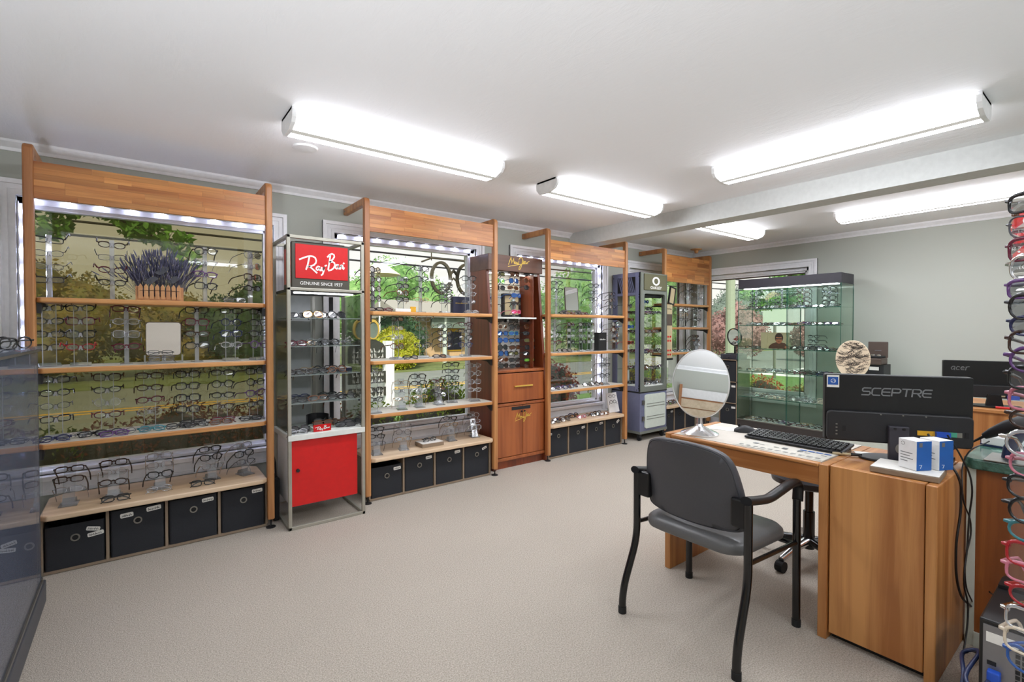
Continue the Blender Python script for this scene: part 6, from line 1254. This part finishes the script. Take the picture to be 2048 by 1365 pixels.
# ---- the many small pairs on the glass cabinet's shelves and pads: one object
def merged(name, label, items):
    V, Fc, MI = [], [], []; mats = []
    for (Mw, shape, col, fold) in items:
        thin = col in ('gunmetal', 'gold', 'silver'); fr_, ln, tm = glass_meshes(shape, thin, 12, 4)
        ms = FC[col]
        if ms not in mats: mats.append(ms)
        mi = mats.index(ms); hy = wrapy(.068, shape) + .006
        if M['lens'] not in mats: mats.append(M['lens'])
        for l_ in ln:
            o = len(V); V += [tuple(Mw @ v.co) for v in l_.vertices]; Fc.append(tuple(range(o, len(V)))); MI.append(mats.index(M['lens']))
        lst = [(fr_, Mw)] + [(tm[i], Mw @ Matrix.Translation((s_ * .068, hy + .003 * (i == 0), .0095)) @ Matrix.Rotation(s_ * 1.52 if fold else 0, 4, 'Z')) for i, s_ in enumerate((-1, 1))]
        for me, M_ in lst:
            o = len(V); V += [tuple(M_ @ v.co) for v in me.vertices]
            for p_ in me.polygons: Fc.append(tuple(i + o for i in p_.vertices)); MI.append(mi)
    me = bpy.data.meshes.new(name); me.from_pydata(V, [], Fc); me.update()
    for m_ in mats: me.materials.append(m_)
    me.polygons.foreach_set('material_index', MI)
    o = bpy.data.objects.new(name, me); COL.objects.link(o); tag(o, label, 'eyeglasses'); o['kind'] = 'stuff'; return o
its = []; rk = random.Random(9)
for si, (z, dens) in enumerate(zip(GCZ + [.214], (9, 14, 14, 15, 16, 14))):
    for k in range(dens):
        y = gy1 - .09 - (gy1 - gy0 - .18) * (k + .5) / dens
        for xx in (5.93, 6.06):
            if si == 0 and xx > 6 and k % 2: continue
            if si == 2 and 2.45 < y < 2.86 and xx < 6: continue
            s_ = rk.choice(SHP); h = max(-q[1] for q in lens_outline(s_)) + .003; a = math.radians(rk.uniform(-60, -25) if si < 5 else -70)
            col = rk.choice(PAL if si < 3 else (['clear', 'silver', 'cream', 'silver'] if si != 5 and (si == 4 or y > 2.45) else PAL + ['silver', 'gold']))
            its.append((Matrix.Translation((xx + rk.uniform(-.02, .02), y, z + h * math.cos(a) + .003)) @ Matrix.Rotation(-PI / 2 + rk.uniform(-.3, .3), 4, 'Z') @ Matrix.Rotation(a, 4, 'X'), s_, col, True))
for (y0_, n_, c_) in ((2.90, 4, 'black'), (2.72, 4, 'gunmetal'), (2.60, 4, 'black'), (2.36, 4, 'dark brown'), (2.10, 4, 'black')):
    for i in range(n_): its.append((Matrix.Translation((5.98, y0_, GCZ[0] + .05 + i * .05)) @ Matrix.Rotation(-PI / 2 + .2, 4, 'Z') @ Matrix.Rotation(-.1, 4, 'X'), rk.choice(SHP), c_, False))
for i in range(3): its.append((Matrix.Translation((5.98, 2.25, GCZ[2] + .05 + i * .05)) @ Matrix.Rotation(-PI / 2 - .2, 4, 'Z'), 'oval', 'black', False))
# small pairs too tiny to pick apart deep in the corner unit and grey tower
for k in range(14): its.append((Matrix.Translation((5.3 + k * .055, 3.68 + (k % 2) * .08, UNITS[3]['bz'] + .02)) @ Matrix.Rotation(rk.uniform(-.5, .5), 4, 'Z') @ Matrix.Rotation(-.7, 4, 'X'), rk.choice(SHP), rk.choice(PAL), True))
for z in OKZ:
    for k in range(7):
        for y in (3.64, 3.82): its.append((Matrix.Translation((ox0 + .10 + k * .055, y, z + .02)) @ Matrix.Rotation(rk.uniform(-.5, .5), 4, 'Z') @ Matrix.Rotation(-.6, 4, 'X'), rk.choice(SHP), rk.choice(PAL), True))
merged('small_eyeglasses', 'rows of small spectacles in the glass cabinet, grey tower and corner bench', its)
for k, y in enumerate((2.90, 2.60, 2.36, 2.10)):
    stand('clear rod %s along the top shelf of the glass cabinet' % NTH[k], 6.0, y, GCZ[0], 4, 'column', -1.4, step=.05, first=.05)
# ================================================================ things on the shelves
t = thing('lavender_planter', 'wooden planter with picket front holding lavender on the top shelf', 'planter', (.20, 3.62, 1.486)); lxp, rxp = at(271, 590, y=3.60).x, at(367, 590, y=3.60).x
zb = 1.4865
ob('box', B().box((lxp, 3.60, zb), (rxp, 3.72, zb + .012)).box((lxp, 3.60, zb), (lxp + .014, 3.72, zb + .085)).box((rxp - .014, 3.60, zb), (rxp, 3.72, zb + .085)).box((lxp, 3.71, zb), (rxp, 3.72, zb + .07)), M['pine'], t)
ob('rail', B().box((lxp, 3.598, zb), (rxp, 3.604, zb + .022)), M['pine'], t)
n = 8; w = (rxp - lxp - .02) / n
for k in range(n):
    x = lxp + .01 + k * w; ob('picket', B().prism([(x + .003, zb + .01), (x + w - .003, zb + .01), (x + w - .003, zb + .082), (x + w / 2, zb + .10), (x + .003, zb + .082)], 'y', 3.594, 3.600), M['pine'], t)
b = B(); rn = random.Random(3)
b.tube([(lxp + .02, 3.592, zb + .06), ((lxp + rxp) / 2, 3.590, zb + .062), (rxp - .02, 3.592, zb + .06)], .0012, 5)
ob('string', b, M['brown'], t)
b = B()
for k in range(420):
    g = rn.choice([.16, .5, .84]); x0_ = lxp + (rxp - lxp) * (g + rn.uniform(-.12, .12)); lean = rn.gauss(0, .055) + (g - .5) * .10; h = rn.uniform(.13, .27) * (1.12 if g == .5 else .92)
    p0 = Vector((x0_, 3.66 + rn.uniform(-.03, .03), zb + .03)); p1 = p0 + Vector((lean, rn.gauss(0, .03), h))
    b.tube([p0, (p0 + p1) / 2 + Vector((0, 0, .01)), p1], [.0009, .0009, .0008], 3)
    d_ = (p1 - p0).normalized(); b.tube([p1 - d_ * .045, p1 - d_ * .02, p1], [.0022, .0034, .0012], 4)
ob('lavender', b, M['lav'], t, kind='stuff')
b = B()
for (g, zz) in ((.5, .17), (.75, .12), (.27, .11)):
    for k in range(3): b.prism(ellipse(.022, .012, 10, lxp + (rxp - lxp) * g + k * .012, zb + zz + k * .012), 'y', 3.612 + k * .006, 3.614 + k * .006)
ob('ribbon_bow', b, M['case_grey'], t)
def shelf_mirror(label, px0, px1, z0, h, y, tilt, base_=True):
    x0_, x1_ = at(px0, 600, y=y).x, at(px1, 600, y=y).x; cx_ = (x0_ + x1_) / 2; w_ = x1_ - x0_
    t = thing('shelf_mirror', label, 'mirror', (cx_, y, z0)); Mt = Matrix.Translation((cx_, y, z0 + .045)) @ Matrix.Rotation(tilt, 4, 'X')
    q = B(); ring_prism(q, rrect(w_, h, .018, 4, 0, h / 2), rrect(w_ - .006, h - .006, .016, 4, 0, h / 2), 'y', -.006, .008); ob('rim', q.tf(Mt), M['brown'], t); ob('glass', B().prism(rrect(w_ - .004, h - .004, .016, 4, 0, h / 2), 'y', -.004, .006).tf(Mt), M['mirror'], t)
    if base_: ob('base', B().box((cx_ - w_ * .55, y - .03, z0 + .0005), (cx_ + w_ * .55, y + .05, z0 + .012)).box((cx_ - w_ * .55, y - .03, z0 + .012), (cx_ - w_ * .5, y + .05, z0 + .05)).box((cx_ + w_ * .5, y - .03, z0 + .012), (cx_ + w_ * .55, y + .05, z0 + .05)).box((cx_ - .01, y + .004, z0 + .012), (cx_ + .01, y + .014, z0 + .08)), M['acrylic'], t)
    return t
shelf_mirror('square tabletop mirror with rounded corners on the second shelf', 290, 361, 1.113, .205, 3.62, math.radians(9))
shelf_mirror('small plain mirror on the top shelf before the grey tower', 1131, 1157, 1.467, .25, 3.72, math.radians(-4))
def card(name, label, cat, px, y, z, w, h, mat, th=.02, rz=0.0, lettering=None):
    x = at(px, 600, y=y).x; t = thing(name, label, cat, (x, y, z), rz); ob('body', B().box((-w / 2, -th / 2, 0), (w / 2, th / 2, h)), M[mat], t, local=True, bev=.002)
    if lettering:
        rn_ = random.Random(len(label)); g = B()
        P_ = lambda u, v, hh: Vector((u, -th / 2 - hh, h * .62 + v)); scribble(g, P_, w * .7, h * .12, 5); ob('lettering', g, M[lettering], t, local=True)
    return t
card('navy_box', 'navy boxed display card on the top shelf beside the mahogany cabinet', 'card', 920, 3.72, 1.4535, .17, .15, 'navy', .05, .0, 'gold')
card('name_card', 'small white card standing on the shelf under round spectacles', 'card', 806, 3.57, 1.4535, .13, .025, 'white', .012)
card('leaflet', 'small amber card on the top shelf of the middle unit', 'card', 826, 3.60, 1.4535, .05, .045, 'yellow', .006)
card('black_box', 'black display box with pale lettering on the second shelf', 'display box', 1201, 3.70, 1.0775, .17, .20, 'rubber', .06, .2, 'wht')
t = thing('price_board', 'leaning white card with two spectacle pictures on the last bench', 'card', (at(1222, 840, y=3.78).x, 3.72, .3512)); x_ = t.location.x
Mt = Matrix.Translation((x_, 3.73, .353)) @ Matrix.Rotation(math.radians(-14), 4, 'X'); ob('board', B().box((-.085, -.006, 0), (.085, .006, .225)).tf(Mt), M['white'], t)
b = B()
for (zz, th_) in ((.185, .004), (.12, .005)):
    st = []
    for c_ in (-1, 1): st.append([(c_ * .03 + .024 * math.cos(2*PI*i/14), .017 * math.sin(2*PI*i/14)) for i in range(15)])
    st += [[(-.008, .004), (.008, .004)], [(.054, .005), (.066, -.03 if zz < .15 else 0)], [(-.054, .005), (-.066, -.03 if zz < .15 else 0)]]
    b.ribbon(st, th_, lambda u, v, h, zz=zz: Mt @ Vector((u, -.0065 - h, zz + v)), .0006)
ob('spectacle_print', b, M['ink'], t)
card('accessory_tray', 'tan wooden tray topped with white paper on the bench', 'tray', 858, 3.66, .3386, .20, .03, 'cubby', .14)
tr = bpy.data.objects['accessory_tray']; ob('paper_top', B().box((-.095, -.065, .0302), (.095, .065, .034)), M['paper'], tr, local=True)
pair('black wire eyeglasses lying open on the wooden tray, bench', Matrix.Translation((tr.location.x, 3.65, .388)) @ Matrix.Rotation(.1, 4, 'Z') @ Matrix.Rotation(-.25, 4, 'X'), 'oval', 'black', folded=True)
# white angled boards seen inside the red tower's neighbours
t = thing('brochure_stack', 'lilac covered brochure lying on the third tower shelf', 'brochure', (1.20, 3.60, 1.013)); ob('cover', B().box((1.13, 3.55, 1.0135), (1.245, 3.70, 1.034)), M['navy'], t); ob('pages', B().box((1.132, 3.552, 1.034), (1.243, 3.70, 1.040)), M['paper'], t)
print('PAIRS', COUNT)
